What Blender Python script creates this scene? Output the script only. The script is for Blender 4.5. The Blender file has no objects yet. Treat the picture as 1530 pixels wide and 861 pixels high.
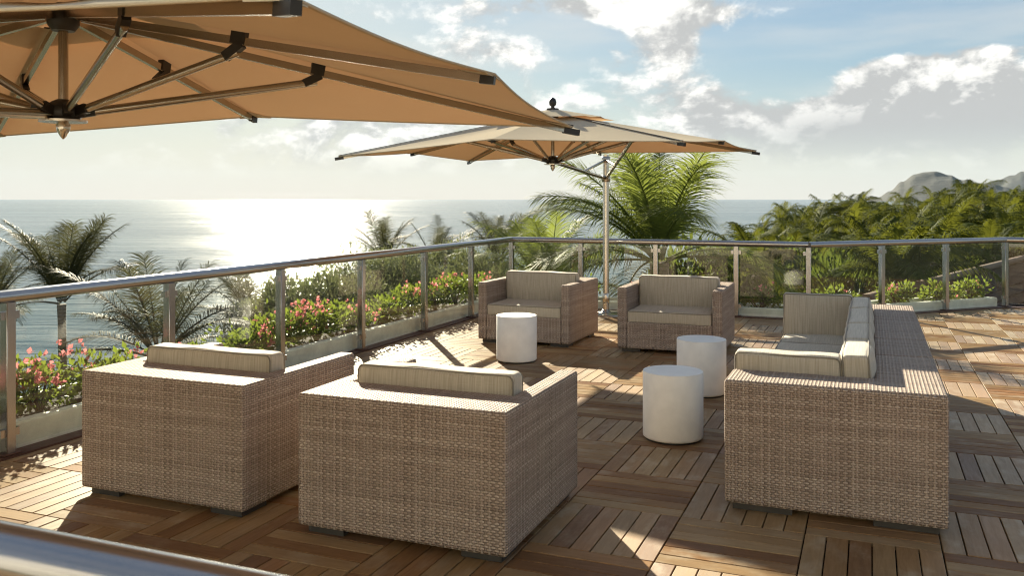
import bpy, bmesh, math, random
from mathutils import Vector, Matrix, noise as mnoise

# ---------------------------------------------------------------- camera / sky / sun / exposure
R = math.radians
F_PX, HC, CX, YH = 1320.0, 1.644, 765.0, 297.0       # focal length in photo pixels, eye height, principal column, horizon row
AL = math.atan2(535.0, F_PX)                         # the deck grid is turned by this angle
CA, SA = math.cos(AL), math.sin(AL)
SUN_EL = R(21.5)
SUN_AZ = math.atan2(-0.247, 0.969)                   # compass angle of the sun from +Y towards +X
SUN_DIR = Vector((math.sin(SUN_AZ) * math.cos(SUN_EL), math.cos(SUN_AZ) * math.cos(SUN_EL), math.sin(SUN_EL)))

S = bpy.context.scene
C = S.collection
cam = bpy.data.cameras.new('camera')
cam.sensor_width = 36.0
cam.lens = F_PX / 1530.0 * 36.0
cam.shift_y = -(430.5 - YH) / 1530.0
cam.clip_start = 0.05
cam.clip_end = 60000.0
cam.dof.use_dof = True
cam.dof.focus_distance = 6.0
cam.dof.aperture_fstop = 9.0
camo = bpy.data.objects.new('camera', cam)
camo.location = (0, 0, HC)
camo.rotation_euler = (R(90), 0, 0)
C.objects.link(camo)
S.camera = camo

S.view_settings.view_transform = 'Standard'
S.view_settings.look = 'None'
S.view_settings.gamma = 1.0
S.view_settings.use_curve_mapping = False
S.view_settings.exposure = 1.68
S.cycles.use_denoising = True
S.cycles.filter_width = 1.15
S.cycles.max_bounces = 10
S.cycles.transparent_max_bounces = 24
S.cycles.diffuse_bounces = 4
S.cycles.sample_clamp_indirect = 6.0
S.cycles.caustics_reflective = False
S.cycles.caustics_refractive = False


class NT:
    """small helper for building node trees"""
    def __init__(self, tree):
        self.t = tree
        self.n = tree.nodes
        self.l = tree.links

    def node(self, typ, **kw):
        n = self.n.new(typ)
        for k, v in kw.items():
            setattr(n, k, v)
        return n

    def put(self, sock, v):
        if v is None:
            return
        if isinstance(v, bpy.types.NodeSocket):
            self.l.new(v, sock)
        else:
            if hasattr(sock, 'default_value'):
                d = sock.default_value
                if hasattr(d, '__len__') and not hasattr(v, '__len__'):
                    v = [v] * len(d)
                if hasattr(d, '__len__') and len(d) == 4 and len(v) == 3:
                    v = (*v, 1)
                sock.default_value = v

    def m(self, op, a, b=None, c=None, clamp=False):
        n = self.node('ShaderNodeMath', operation=op, use_clamp=clamp)
        for i, v in enumerate((a, b, c)):
            self.put(n.inputs[i], v)
        return n.outputs[0]

    def vm(self, op, a, b=None, c=None, scale=None):
        n = self.node('ShaderNodeVectorMath', operation=op)
        for i, v in enumerate((a, b, c)):
            if v is not None:
                self.put(n.inputs[i], v)
        if scale is not None:
            self.put(n.inputs[3], scale)
        return n.outputs[1] if op in ('DOT_PRODUCT', 'LENGTH') else n.outputs[0]

    def noise(self, vec, scale, detail=4, rough=0.5, dist=0.0, dim='3D'):
        n = self.node('ShaderNodeTexNoise', noise_dimensions=dim)
        self.put(n.inputs['Vector'], vec)
        self.put(n.inputs['Scale'], scale)
        self.put(n.inputs['Detail'], detail)
        self.put(n.inputs['Roughness'], rough)
        self.put(n.inputs['Distortion'], dist)
        return n.outputs[0]

    def mapr(self, v, a, b, c=0.0, d=1.0, smooth=False):
        n = self.node('ShaderNodeMapRange', interpolation_type='SMOOTHSTEP' if smooth else 'LINEAR')
        for i, x in enumerate((v, a, b, c, d)):
            self.put(n.inputs[i], x)
        return n.outputs[0]

    def mix(self, f, a, b, mode='MIX'):
        n = self.node('ShaderNodeMix', data_type='RGBA', blend_type=mode)
        self.put(n.inputs[0], f)
        self.put(n.inputs[6], a)
        self.put(n.inputs[7], b)
        return n.outputs[2]

    def ramp(self, f, stops):
        n = self.node('ShaderNodeValToRGB')
        e = n.color_ramp.elements
        while len(e) < len(stops):
            e.new(0.5)
        for el, (p, c) in zip(e, stops):
            el.position = p
            el.color = (*c, 1)
        self.put(n.inputs[0], f)
        return n.outputs[0]

    def sep(self, v):
        n = self.node('ShaderNodeSeparateXYZ')
        self.put(n.inputs[0], v)
        return n.outputs

    def comb(self, x, y, z):
        n = self.node('ShaderNodeCombineXYZ')
        for i, v in enumerate((x, y, z)):
            self.put(n.inputs[i], v)
        return n.outputs[0]


W = bpy.data.worlds.new('World')
S.world = W
W.use_nodes = True


def build_sky():
    t = NT(W.node_tree)
    t.n.clear()
    out = t.node('ShaderNodeOutputWorld')
    bg = t.node('ShaderNodeBackground')
    bg.inputs[1].default_value = 0.05
    sky = t.node('ShaderNodeTexSky', sky_type='NISHITA')
    sky.sun_disc = False
    sky.sun_elevation = SUN_EL
    sky.sun_rotation = SUN_AZ
    sky.altitude = 0
    sky.air_density = 1.0
    sky.dust_density = 0.4
    sky.ozone_density = 2.0
    d = t.node('ShaderNodeTexCoord').outputs['Generated']
    x, y, z = t.sep(d)
    p = t.comb(x, y, t.m('MULTIPLY', z, 1.7))
    # soft puffs, broken up by finer detail; the second look-up, shifted towards the sun, gives each puff a lit side
    sh = (SUN_DIR.x * 0.012, SUN_DIR.y * 0.012, 0.028)

    def field(q):
        a = t.noise(q, 6.5, 10, 0.60, 0.35)
        b = t.noise(q, 24.0, 8, 0.62, 0.1)
        return t.m('ADD', t.m('MULTIPLY', a, 0.78), t.m('MULTIPLY', b, 0.22))

    def blob(px, py, rx, ry):
        v = Vector((px - CX, F_PX, YH - py)).normalized()
        tx = Vector((v.y, -v.x, 0)).normalized()
        tz = tx.cross(v) * -1
        if tz.z < 0:
            tz = -tz
        q = t.vm('SUBTRACT', d, tuple(v))
        a = t.m('DIVIDE', t.vm('DOT_PRODUCT', q, tuple(tx)), rx / F_PX)
        b = t.m('DIVIDE', t.vm('DOT_PRODUCT', q, tuple(tz)), ry / F_PX)
        r2 = t.m('ADD', t.m('MULTIPLY', a, a), t.m('MULTIPLY', b, b))
        return t.m('POWER', 2.718, t.m('MULTIPLY', r2, -1.0))

    f1 = field(p)
    f2 = field(t.vm('ADD', p, sh))
    extra = None
    for px, py, rx, ry, w in ((1330, 185, 190, 48, 0.20), (1335, 112, 62, 26, 0.30), (1400, 135, 90, 30, 0.14), (1110, 180, 170, 55, 0.13), (1500, 150, 90, 60, 0.15),
                              (760, 72, 110, 28, 0.13), (1080, 20, 130, 26, 0.15), (900, 8, 120, 24, 0.13), (1010, 70, 60, 40, 0.10),
                              (1460, 76, 110, 14, 0.13), (1240, 75, 110, 50, -0.22), (1420, 20, 200, 42, -0.24), (640, 160, 200, 60, 0.04), (1100, 95, 60, 24, -0.10), (700, 20, 90, 20, 0.08), (870, 45, 60, 25, -0.12), (1200, 130, 90, 24, -0.10)):
        k = t.m('MULTIPLY', blob(px, py, rx, ry), w)
        extra = k if extra is None else t.m('ADD', extra, k)
    dens = t.m('ADD', f1, extra)
    cover = t.mapr(dens, 0.500, 0.615, 0, 1, True)
    # the low sky is milky, clouds melt into it
    low = t.mapr(z, 0.015, 0.085, 0, 1, True)
    cover = t.m('MULTIPLY', t.m('MULTIPLY', cover, low), t.mapr(z, 0.25, 0.60, 1.0, 0.35, True))   # trade-wind cumulus, thinned overhead out of view to lessen the fill light
    lit = t.mapr(t.m('SUBTRACT', f1, f2), -0.05, 0.075, 0, 1, True)
    thick = t.mapr(dens, 0.62, 0.80, 0, 1, True)
    under = blob(1380, 200, 230, 36)
    lit = t.m('MULTIPLY', lit, t.m('SUBTRACT', 1.0, t.m('MULTIPLY', under, 0.95)))
    lit = t.m('SUBTRACT', lit, t.m('MULTIPLY', thick, 0.22), clamp=True)
    ccol = t.mix(lit, (3.6, 3.65, 3.6), (7.8, 7.65, 7.2))
    # thin veil
    veil = t.m('MULTIPLY', t.mapr(t.noise(t.comb(x, y, t.m('MULTIPLY', z, 6.0)), 3.2, 6, 0.55), 0.40, 0.70, 0, 0.35, True), 1.0)
    # aerosol-laden air: the glow round the sun saturates softly
    sc = sky.outputs[0]
    lum = t.vm('DOT_PRODUCT', sc, (0.25, 0.6, 0.15))
    comp = t.vm('SCALE', t.vm('MULTIPLY', sc, (0.90, 1.02, 1.04)), scale=t.m('DIVIDE', 1.0, t.m('ADD', 1.0, t.m('DIVIDE', lum, 7.4))))
    grey = t.m('DIVIDE', lum, t.m('ADD', 1.0, t.m('DIVIDE', lum, 7.4)))
    comp = t.mix(0.18, comp, t.comb(grey, grey, t.m('MULTIPLY', grey, 0.97)))
    milk = t.mapr(z, -0.01, 0.15, 0.80, 0.0, True)
    veil = t.m('MAXIMUM', veil, milk)
    base = t.mix(veil, comp, (5.6, 5.38, 4.95))
    col = t.mix(cover, base, ccol)
    t.put(bg.inputs[0], col)
    t.l.new(bg.outputs[0], out.inputs[0])


build_sky()

sl = bpy.data.lights.new('sun', 'SUN')
sl.energy = 4.8
sl.angle = R(0.5)
sl.color = (1.0, 0.89, 0.67)
so = bpy.data.objects.new('sun', sl)
so.rotation_euler = (-SUN_DIR).to_track_quat('-Z', 'Y').to_euler()
so.location = (0, 0, 40)
C.objects.link(so)


# ---------------------------------------------------------------- helpers
def uvw(v, u, z=0.0):
    """deck coordinates (v to the right along the boards, u away) -> world"""
    return Vector((v * CA + u * SA, -v * SA + u * CA, z))


def at(px, py, Y):
    """the point of the place that stands at depth Y in that direction of the photograph"""
    return Vector(((px - CX) / F_PX * Y, Y, HC - (py - YH) / F_PX * Y))


class MB:
    def __init__(self):
        self.v, self.f, self.uv, self.sm = [], [], [], []

    def add(self, vs, fs, uvs=None, smooth=True):
        o = len(self.v)
        self.v += [tuple(p) for p in vs]
        for i, f in enumerate(fs):
            self.f.append(tuple(k + o for k in f))
            self.uv.append(uvs[i] if uvs else None)
            self.sm.append(smooth)
        return self

    def tube(self, pts, rad, n=8, caps=True, flat=1.0):
        pts = [Vector(p) for p in pts]
        rr = rad if hasattr(rad, '__len__') else [rad] * len(pts)
        vs, fs, uvs = [], [], []
        up = None
        ln = 0
        lens = []
        for i, p in enumerate(pts):
            if i:
                ln += (p - pts[i - 1]).length
            lens.append(ln)
            d = (pts[min(i + 1, len(pts) - 1)] - pts[max(i - 1, 0)]).normalized()
            if up is None:
                up = Vector((0, 0, 1)) if abs(d.z) < 0.95 else Vector((1, 0, 0))
            x = d.cross(up).normalized()
            y = x.cross(d).normalized()
            up = y
            for k in range(n):
                a = 2 * math.pi * (k + 0.5) / n
                vs.append(p + x * math.cos(a) * rr[i] + y * math.sin(a) * rr[i] * flat)
        for i in range(len(pts) - 1):
            for k in range(n):
                k2 = (k + 1) % n
                fs.append((i * n + k, i * n + k2, (i + 1) * n + k2, (i + 1) * n + k))
                uvs.append([(k / n, lens[i]), ((k + 1) / n, lens[i]), ((k + 1) / n, lens[i + 1]), (k / n, lens[i + 1])])
        self.add(vs, fs, uvs)
        if caps:
            m = (len(pts) - 1) * n
            self.add([vs[k] for k in range(n)][::-1], [tuple(range(n))], None, False)
            self.add([vs[m + k] for k in range(n)], [tuple(range(n))], None, False)
        return self

    def box(self, c, s, rz=0.0):
        hx, hy, hz = s[0] / 2, s[1] / 2, s[2] / 2
        M = Matrix.Rotation(rz, 3, 'Z')
        vs = [Vector(c) + M @ Vector((x * hx, y * hy, z * hz)) for x in (-1, 1) for y in (-1, 1) for z in (-1, 1)]
        self.add(vs, [(0, 1, 3, 2), (4, 6, 7, 5), (0, 4, 5, 1), (2, 3, 7, 6), (0, 2, 6, 4), (1, 5, 7, 3)], None, False)
        return self

    def bar(self, a, b, w, h, up=(0, 0, 1)):
        """rectangular bar from a to b"""
        a, b = Vector(a), Vector(b)
        d = (b - a).normalized()
        x = d.cross(Vector(up)).normalized()
        y = x.cross(d).normalized()
        vs = []
        for p in (a, b):
            for sx, sy in ((-1, -1), (1, -1), (1, 1), (-1, 1)):
                vs.append(p + x * sx * w / 2 + y * sy * h / 2)
        self.add(vs, [(0, 1, 2, 3), (7, 6, 5, 4), (0, 4, 5, 1), (1, 5, 6, 2), (2, 6, 7, 3), (3, 7, 4, 0)], None, False)
        return self

    def lathe(self, prof, n=32, c=(0, 0, 0)):
        vs, fs = [], []
        for r, z in prof:
            for k in range(n):
                a = 2 * math.pi * k / n
                vs.append((c[0] + r * math.cos(a), c[1] + r * math.sin(a), c[2] + z))
        for i in range(len(prof) - 1):
            for k in range(n):
                k2 = (k + 1) % n
                fs.append((i * n + k, i * n + k2, (i + 1) * n + k2, (i + 1) * n + k))
        self.add(vs, fs)
        m = (len(prof) - 1) * n
        self.add([vs[k] for k in range(n)][::-1], [tuple(range(n))], None, False)
        self.add([vs[m + k] for k in range(n)], [tuple(range(n))], None, False)
        return self

    def mesh(self, name, mat=None):
        me = bpy.data.meshes.new(name)
        me.from_pydata(self.v, [], self.f)
        me.polygons.foreach_set('use_smooth', self.sm)
        if any(u is not None for u in self.uv):
            ul = me.uv_layers.new(name='UVMap')
            flat = []
            for f, u in zip(self.f, self.uv):
                if u is None:
                    flat += [0.0, 0.0] * len(f)
                else:
                    for q in u:
                        flat += [q[0], q[1]]
            ul.data.foreach_set('uv', flat)
        if mat:
            me.materials.append(mat)
        me.update()
        return me


def box_uv(me):
    """metric UVs from each face's main direction"""
    ul = me.uv_layers.new(name='UVMap') if not me.uv_layers else me.uv_layers[0]
    for p in me.polygons:
        n = p.normal
        a = max(range(3), key=lambda i: abs(n[i]))
        for li in p.loop_indices:
            c = me.vertices[me.loops[li].vertex_index].co
            ul.data[li].uv = (c.y, c.z) if a == 0 else (c.x, c.z) if a == 1 else (c.x, c.y)


def obj(name, me, parent=None, loc=(0, 0, 0), rz=0.0, rot=None):
    o = bpy.data.objects.new(name, me)
    C.objects.link(o)
    o.location = loc
    o.rotation_euler = rot if rot is not None else (0, 0, rz)
    o.parent = parent
    return o


def tag(o, label=None, cat=None, group=None, kind=None):
    if label:
        o['label'] = label
    if cat:
        o['category'] = cat
    if group:
        o['group'] = group
    if kind:
        o['kind'] = kind
    return o


def empty(name, loc, rz=0.0):
    o = bpy.data.objects.new(name, None)
    C.objects.link(o)
    o.location = loc
    o.rotation_euler = (0, 0, rz)
    o.empty_display_size = 0.1
    return o


def copy_tree(o, parent=None):
    c = o.copy()
    C.objects.link(c)
    c.parent = parent
    for ch in list(o.children):
        copy_tree(ch, c)
    return c


def prism(poly, z0, z1, bev=0.012, seg=2, mat=None, name='prism'):
    """closed outline (counter-clockwise) raised from z0 to z1 with rounded edges and metric UVs"""
    bm = bmesh.new()
    vs = [bm.verts.new((x, y, z0)) for x, y in poly]
    f = bm.faces.new(vs)
    r = bmesh.ops.extrude_face_region(bm, geom=[f])
    up = [e for e in r['geom'] if isinstance(e, bmesh.types.BMVert)]
    bmesh.ops.translate(bm, verts=up, vec=(0, 0, z1 - z0))
    bmesh.ops.recalc_face_normals(bm, faces=bm.faces)
    if bev > 0:
        bmesh.ops.bevel(bm, geom=list(bm.edges), offset=bev, segments=seg, profile=0.5, affect='EDGES', clamp_overlap=True)
    me = bpy.data.meshes.new(name)
    bm.to_mesh(me)
    bm.free()
    me.polygons.foreach_set('use_smooth', [p.area < 0.02 for p in me.polygons])
    box_uv(me)
    if mat:
        me.materials.append(mat)
    return me


def rbox(size, r, seg=3, n=6, bulge=(0, 0, 0), wob=0.0, seed=0, mat=None, name='cushion'):
    """rounded block; bulge swells the faces along x, y, z"""
    h = [s / 2 for s in size]
    ts = []
    for a in range(3):
        e = [math.tan(math.pi / 4 * k / seg) * r for k in range(1, seg + 1)]
        i = h[a] - r
        t = [-i - q for q in reversed(e)] + [-i + 2 * i * k / n for k in range(n + 1)] + [i + q for q in e]
        ts.append(t)
    vid, vs, fs = {}, [], []

    def vert(p):
        q = Vector([max(-(h[a] - r), min(h[a] - r, p[a])) for a in range(3)])
        d = Vector(p) - q
        if d.length > 1e-9:
            d = d.normalized() * r
        w = q + d
        for a in range(3):
            if bulge[a]:
                b, c = (a + 1) % 3, (a + 2) % 3
                g = max(0, 1 - (p[b] / h[b]) ** 2) ** 0.6 * max(0, 1 - (p[c] / h[c]) ** 2) ** 0.6
                w[a] += bulge[a] * g * (p[a] / h[a])
        if wob:
            w += mnoise.noise_vector(w * 4.5 + Vector((seed * 7.3, seed * 3.1, 0))) * wob
        k = tuple(round(x, 5) for x in p)
        if k not in vid:
            vid[k] = len(vs)
            vs.append(w)
        return vid[k]

    for a in range(3):
        b, c = (a + 1) % 3, (a + 2) % 3
        for sgn in (-1, 1):
            for i in range(len(ts[b]) - 1):
                for j in range(len(ts[c]) - 1):
                    q = []
                    for di, dj in ((0, 0), (1, 0), (1, 1), (0, 1)):
                        p = [0, 0, 0]
                        p[a], p[b], p[c] = sgn * h[a], ts[b][i + di], ts[c][j + dj]
                        q.append(vert(p))
                    fs.append(q if sgn > 0 else q[::-1])
    m = MB()
    m.add(vs, fs)
    me = m.mesh(name, mat)
    box_uv(me)
    return me


# ---------------------------------------------------------------- materials
def mat(name):
    m = bpy.data.materials.new(name)
    m.use_nodes = True
    t = NT(m.node_tree)
    b = t.n['Principled BSDF']
    return m, t, b


def bump(t, b, h, strength=0.5, dist=0.01):
    n = t.node('ShaderNodeBump')
    n.inputs['Strength'].default_value = strength
    n.inputs['Distance'].default_value = dist
    t.put(n.inputs['Height'], h)
    t.put(b.inputs['Normal'], n.outputs[0])
    return n.outputs[0]


def wood_mat(name, per_island):
    m, t, b = mat(name)
    uv = t.node('ShaderNodeUVMap').outputs[0]
    if per_island:
        rnd = t.node('ShaderNodeNewGeometry').outputs['Random Per Island']
    else:
        rnd = t.node('ShaderNodeObjectInfo').outputs['Random']
    off = t.comb(t.m('MULTIPLY', rnd, 37.0), t.m('MULTIPLY', rnd, 91.0), t.m('MULTIPLY', rnd, 13.0))
    q = t.vm('ADD', t.vm('MULTIPLY', uv, (1.0, 0.10, 1.0)), off)
    g1 = t.noise(q, 55, 6, 0.6, 0.6)
    g2 = t.noise(q, 210, 3, 0.6)
    patch = t.noise(t.vm('ADD', t.vm('MULTIPLY', uv, (1.0, 0.5, 1.0)), off), 9, 4, 0.6)
    r2 = t.m('FRACT', t.m('MULTIPLY', rnd, 7.77))
    tone = t.ramp(rnd, [(0.0, (0.19, 0.092, 0.038)), (0.22, (0.26, 0.140, 0.058)), (0.45, (0.34, 0.210, 0.092)), (0.62, (0.31, 0.205, 0.105)),
                        (0.8, (0.39, 0.260, 0.130)), (1.0, (0.31, 0.150, 0.060))])
    col = t.mix(t.m('MULTIPLY', t.mapr(g1, 0.35, 0.7), 0.55), tone, t.mix(0.45, tone, (0.05, 0.026, 0.014)))
    col = t.mix(t.m('MULTIPLY', t.mapr(patch, 0.45, 0.75, 0, 1, True), t.m('MULTIPLY', r2, 0.75)), col, (0.48, 0.41, 0.30))
    gp = t.node('ShaderNodeNewGeometry').outputs['Position']
    stain = t.mapr(t.noise(gp, 0.9, 6, 0.62), 0.40, 0.68, 0, 1, True)
    col = t.mix(t.m('MULTIPLY', stain, 0.38), col, (0.11, 0.066, 0.036))
    t.put(b.inputs['Base Color'], col)
    t.put(b.inputs['Roughness'], t.mapr(g1, 0.3, 0.7, 0.46, 0.60))
    b.inputs['Specular IOR Level'].default_value = 0.30
    b.inputs['Anisotropic'].default_value = 0.7
    tn = t.node('ShaderNodeTangent', direction_type='UV_MAP')
    t.put(b.inputs['Tangent'], tn.outputs[0])
    bump(t, b, t.m('ADD', t.m('MULTIPLY', g1, 0.6), t.m('MULTIPLY', g2, 0.4)), 0.35, 0.002)
    return m


M_WOOD = wood_mat('ipe_plank', False)
M_WOODS = wood_mat('ipe_plank_far', True)


def wicker_mat():
    m, t, b = mat('woven_wicker')
    uv = t.node('ShaderNodeUVMap').outputs[0]
    u, v, _ = t.sep(uv)
    w, h = 0.0185, 0.0122
    wob = t.m('MULTIPLY', t.m('SUBTRACT', t.noise(uv, 6.0, 2, 0.5), 0.5), 0.006)
    r_ = t.m('DIVIDE', t.m('ADD', v, wob), h)
    row = t.m('FLOOR', r_)
    fv = t.m('SUBTRACT', r_, row)
    c_ = t.m('DIVIDE', u, w)
    col = t.m('FLOOR', c_)
    fu = t.m('SUBTRACT', c_, col)
    par = t.m('MULTIPLY', t.m('ADD', row, 0.0), math.pi)
    wave = t.m('COSINE', t.m('ADD', t.m('MULTIPLY', t.m('ADD', c_, -0.5), math.pi), par))
    pv = t.m('SUBTRACT', 1.0, t.m('POWER', t.m('ABSOLUTE', t.m('SUBTRACT', t.m('MULTIPLY', fv, 2.0), 1.0)), 4.0))
    pu = t.m('SUBTRACT', 1.0, t.m('POWER', t.m('MINIMUM', t.m('ABSOLUTE', t.m('MULTIPLY', t.m('SUBTRACT', fu, 0.5), 2.6)), 1.0), 3.0))
    weft = t.m('MULTIPLY', t.m('ADD', t.m('MULTIPLY', wave, 0.5), 0.62), pv)
    warp = t.m('MULTIPLY', t.m('ADD', t.m('MULTIPLY', wave, -0.5), 0.42), pu)
    hgt = t.m('MAXIMUM', weft, warp)
    isweft = t.m('GREATER_THAN', weft, warp)
    wn = t.node('ShaderNodeTexWhiteNoise', noise_dimensions='1D')
    t.put(wn.inputs['W'], row)
    wn2 = t.node('ShaderNodeTexWhiteNoise', noise_dimensions='1D')
    t.put(wn2.inputs['W'], t.m('ADD', col, 500.5))
    rr = t.noise(t.comb(t.m('MULTIPLY', u, 2.6), t.m('MULTIPLY', row, 0.83), 3.0), 1.0, 3, 0.6)
    band = t.noise(t.comb(t.m('MULTIPLY', u, 0.35), t.m('MULTIPLY', v, 9.0), 0.0), 1.0, 3, 0.6)
    tone = t.m('ADD', t.m('MULTIPLY', t.mapr(rr, 0.25, 0.75), 0.5), t.m('ADD', t.m('MULTIPLY', wn.outputs[0], 0.28), t.m('MULTIPLY', t.mapr(band, 0.3, 0.7), 0.3)))
    cw = t.ramp(tone, [(0.12, (0.27, 0.205, 0.165)), (0.5, (0.47, 0.372, 0.308)), (0.92, (0.67, 0.56, 0.48))])
    cp = t.ramp(wn2.outputs[0], [(0.0, (0.30, 0.235, 0.19)), (1.0, (0.52, 0.425, 0.355))])
    cc = t.mix(isweft, cp, cw)
    crev_shade = t.mapr(hgt, 0.02, 0.62, 0.22, 1.0)  # gaps between strands darkened in the colour itself, as shade would
    cc = t.mix(t.m('SUBTRACT', 1.0, crev_shade), cc, (0.06, 0.042, 0.030))
    t.put(b.inputs['Base Color'], cc)
    b.inputs['Roughness'].default_value = 0.6
    b.inputs['Specular IOR Level'].default_value = 0.06
    bump(t, b, hgt, 1.0, 0.010)
    return m


M_WICK = wicker_mat()


def fabric_mat(name, c1, c2):
    m, t, b = mat(name)
    uv = t.node('ShaderNodeUVMap').outputs[0]
    s1 = t.noise(t.vm('MULTIPLY', uv, (130.0, 3.5, 1.0)), 1.0, 3, 0.6)
    s2 = t.noise(t.vm('MULTIPLY', uv, (14.0, 900.0, 1.0)), 1.0, 2, 0.6)
    s3 = t.noise(t.vm('MULTIPLY', uv, (520.0, 520.0, 1.0)), 1.0, 2, 0.5)
    k = t.m('ADD', t.m('MULTIPLY', t.mapr(s1, 0.3, 0.7), 0.7), t.m('MULTIPLY', t.mapr(s2, 0.3, 0.7), 0.3))
    t.put(b.inputs['Base Color'], t.mix(k, c1, c2))
    b.inputs['Roughness'].default_value = 0.85
    b.inputs['Sheen Weight'].default_value = 0.25
    b.inputs['Sheen Roughness'].default_value = 0.4
    bump(t, b, t.m('ADD', t.m('ADD', s1, s2), s3), 0.35, 0.0015)
    return m


M_FAB = fabric_mat('striped_cushion_fabric', (0.31, 0.265, 0.20), (0.57, 0.515, 0.42))
M_PIPE = fabric_mat('cushion_piping', (0.15, 0.13, 0.10), (0.27, 0.24, 0.19))


def simple(name, col, rough=0.5, metal=0.0, spec=0.5, var=0.12, scale=18.0, bstr=0.0, bscale=60.0, bd=0.002):
    m, t, b = mat(name)
    oc = t.node('ShaderNodeTexCoord').outputs['Object']
    n = t.noise(oc, scale, 5, 0.6)
    dk = tuple(c * (1 - var) for c in col)
    lt = tuple(min(1, c * (1 + var)) for c in col)
    t.put(b.inputs['Base Color'], t.mix(t.mapr(n, 0.3, 0.7), dk, lt))
    t.put(b.inputs['Roughness'], t.mapr(n, 0.3, 0.7, max(0.02, rough - var * 0.5), rough + var * 0.5))
    b.inputs['Metallic'].default_value = metal
    b.inputs['Specular IOR Level'].default_value = spec
    if bstr:
        bump(t, b, t.noise(oc, bscale, 5, 0.65), bstr, bd)
    return m


M_ALU = simple('railing_aluminium', (0.42, 0.42, 0.43), 0.22, 0.95, 0.5, 0.03, 2.0)
M_POLE = simple('brushed_mast_metal', (0.62, 0.57, 0.50), 0.26, 1.0, 0.5, 0.06)
M_RIB = simple('anodised_rib_metal', (0.44, 0.40, 0.34), 0.24, 1.0, 0.5, 0.02)
M_BLACK = simple('black_plastic', (0.022, 0.020, 0.018), 0.45, 0.0, 0.5, 0.2)
M_FOOT = simple('grey_foot_metal', (0.055, 0.052, 0.05), 0.5, 0.3)
M_TABLE = simple('off_white_drum', (0.87, 0.86, 0.82), 0.55, 0.0, 0.35, 0.07, 7.0, 0.10, 60)
M_PLANT = simple('pale_planter_render', (0.80, 0.82, 0.72), 0.7, 0.0, 0.3, 0.14, 6.0, 0.3, 45)
M_STRIP = simple('red_brown_edge_board', (0.085, 0.040, 0.028), 0.55, 0.0, 0.4, 0.25)
M_SOIL = simple('planter_soil', (0.035, 0.026, 0.018), 0.95, 0.0, 0.2, 0.4, 30, 0.8, 40, 0.02)
M_UNDER = simple('dark_underdeck', (0.012, 0.010, 0.009), 0.9, 0.0, 0.1, 0.2)
M_STEM = simple('woody_stem', (0.10, 0.075, 0.05), 0.85, 0.0, 0.2, 0.3)
M_DARKHEM = simple('dark_ridge_tape', (0.055, 0.052, 0.050), 0.7, 0.0, 0.3, 0.2)


def canopy_mat():
    m, t, b = mat('canopy_canvas')
    t.n.remove(b)
    out = t.n['Material Output']
    uv = t.node('ShaderNodeUVMap').outputs[0]
    n1 = t.noise(t.vm('MULTIPLY', uv, (40.0, 300.0, 1.0)), 1.0, 2, 0.5)
    n2 = t.noise(uv, 2.2, 4, 0.6)
    k = t.m('ADD', t.m('MULTIPLY', n1, 0.5), t.m('MULTIPLY', n2, 0.5))
    df = t.node('ShaderNodeBsdfDiffuse')
    t.put(df.inputs[0], t.mix(k, (0.54, 0.475, 0.36), (0.65, 0.58, 0.455)))
    tr = t.node('ShaderNodeBsdfTranslucent')
    t.put(tr.inputs[0], t.mix(k, (0.56, 0.25, 0.110), (0.66, 0.30, 0.14)))
    bm_ = t.node('ShaderNodeBump')
    bm_.inputs['Strength'].default_value = 0.25
    bm_.inputs['Distance'].default_value = 0.004
    t.put(bm_.inputs['Height'], k)
    t.l.new(bm_.outputs[0], df.inputs['Normal'])
    mx = t.node('ShaderNodeMixShader')
    mx.inputs[0].default_value = 0.115
    t.l.new(df.outputs[0], mx.inputs[1])
    t.l.new(tr.outputs[0], mx.inputs[2])
    t.l.new(mx.outputs[0], out.inputs[0])
    return m


M_CANV = canopy_mat()


def glass_mat():
    m, t, b = mat('clear_panel_glass')
    t.n.remove(b)
    out = t.n['Material Output']
    tr = t.node('ShaderNodeBsdfTransparent')
    tr.inputs[0].default_value = (0.955, 0.972, 0.958, 1)
    gl = t.node('ShaderNodeBsdfGlossy')
    gl.inputs[0].default_value = (1, 1, 1, 1)
    gl.inputs['Roughness'].default_value = 0.03
    oc = t.node('ShaderNodeTexCoord').outputs['Object']
    film = t.mapr(t.noise(oc, 3.5, 6, 0.65), 0.4, 0.8, 0.003, 0.026)
    df = t.node('ShaderNodeBsdfDiffuse')
    df.inputs[0].default_value = (0.75, 0.76, 0.72, 1)
    ge = t.node('ShaderNodeNewGeometry')
    cs = t.m('ABSOLUTE', t.vm('DOT_PRODUCT', ge.outputs['Normal'], ge.outputs['Incoming']))
    fres = t.m('ADD', 0.035, t.m('MULTIPLY', t.m('POWER', t.m('SUBTRACT', 1.0, cs), 5.0), 0.80))
    m1 = t.node('ShaderNodeMixShader')
    t.put(m1.inputs[0], film)
    t.l.new(tr.outputs[0], m1.inputs[1])
    t.l.new(df.outputs[0], m1.inputs[2])
    m2 = t.node('ShaderNodeMixShader')
    t.put(m2.inputs[0], fres)
    t.l.new(m1.outputs[0], m2.inputs[1])
    t.l.new(gl.outputs[0], m2.inputs[2])
    t.l.new(m2.outputs[0], out.inputs[0])
    return m


M_GLASS = glass_mat()


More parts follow.
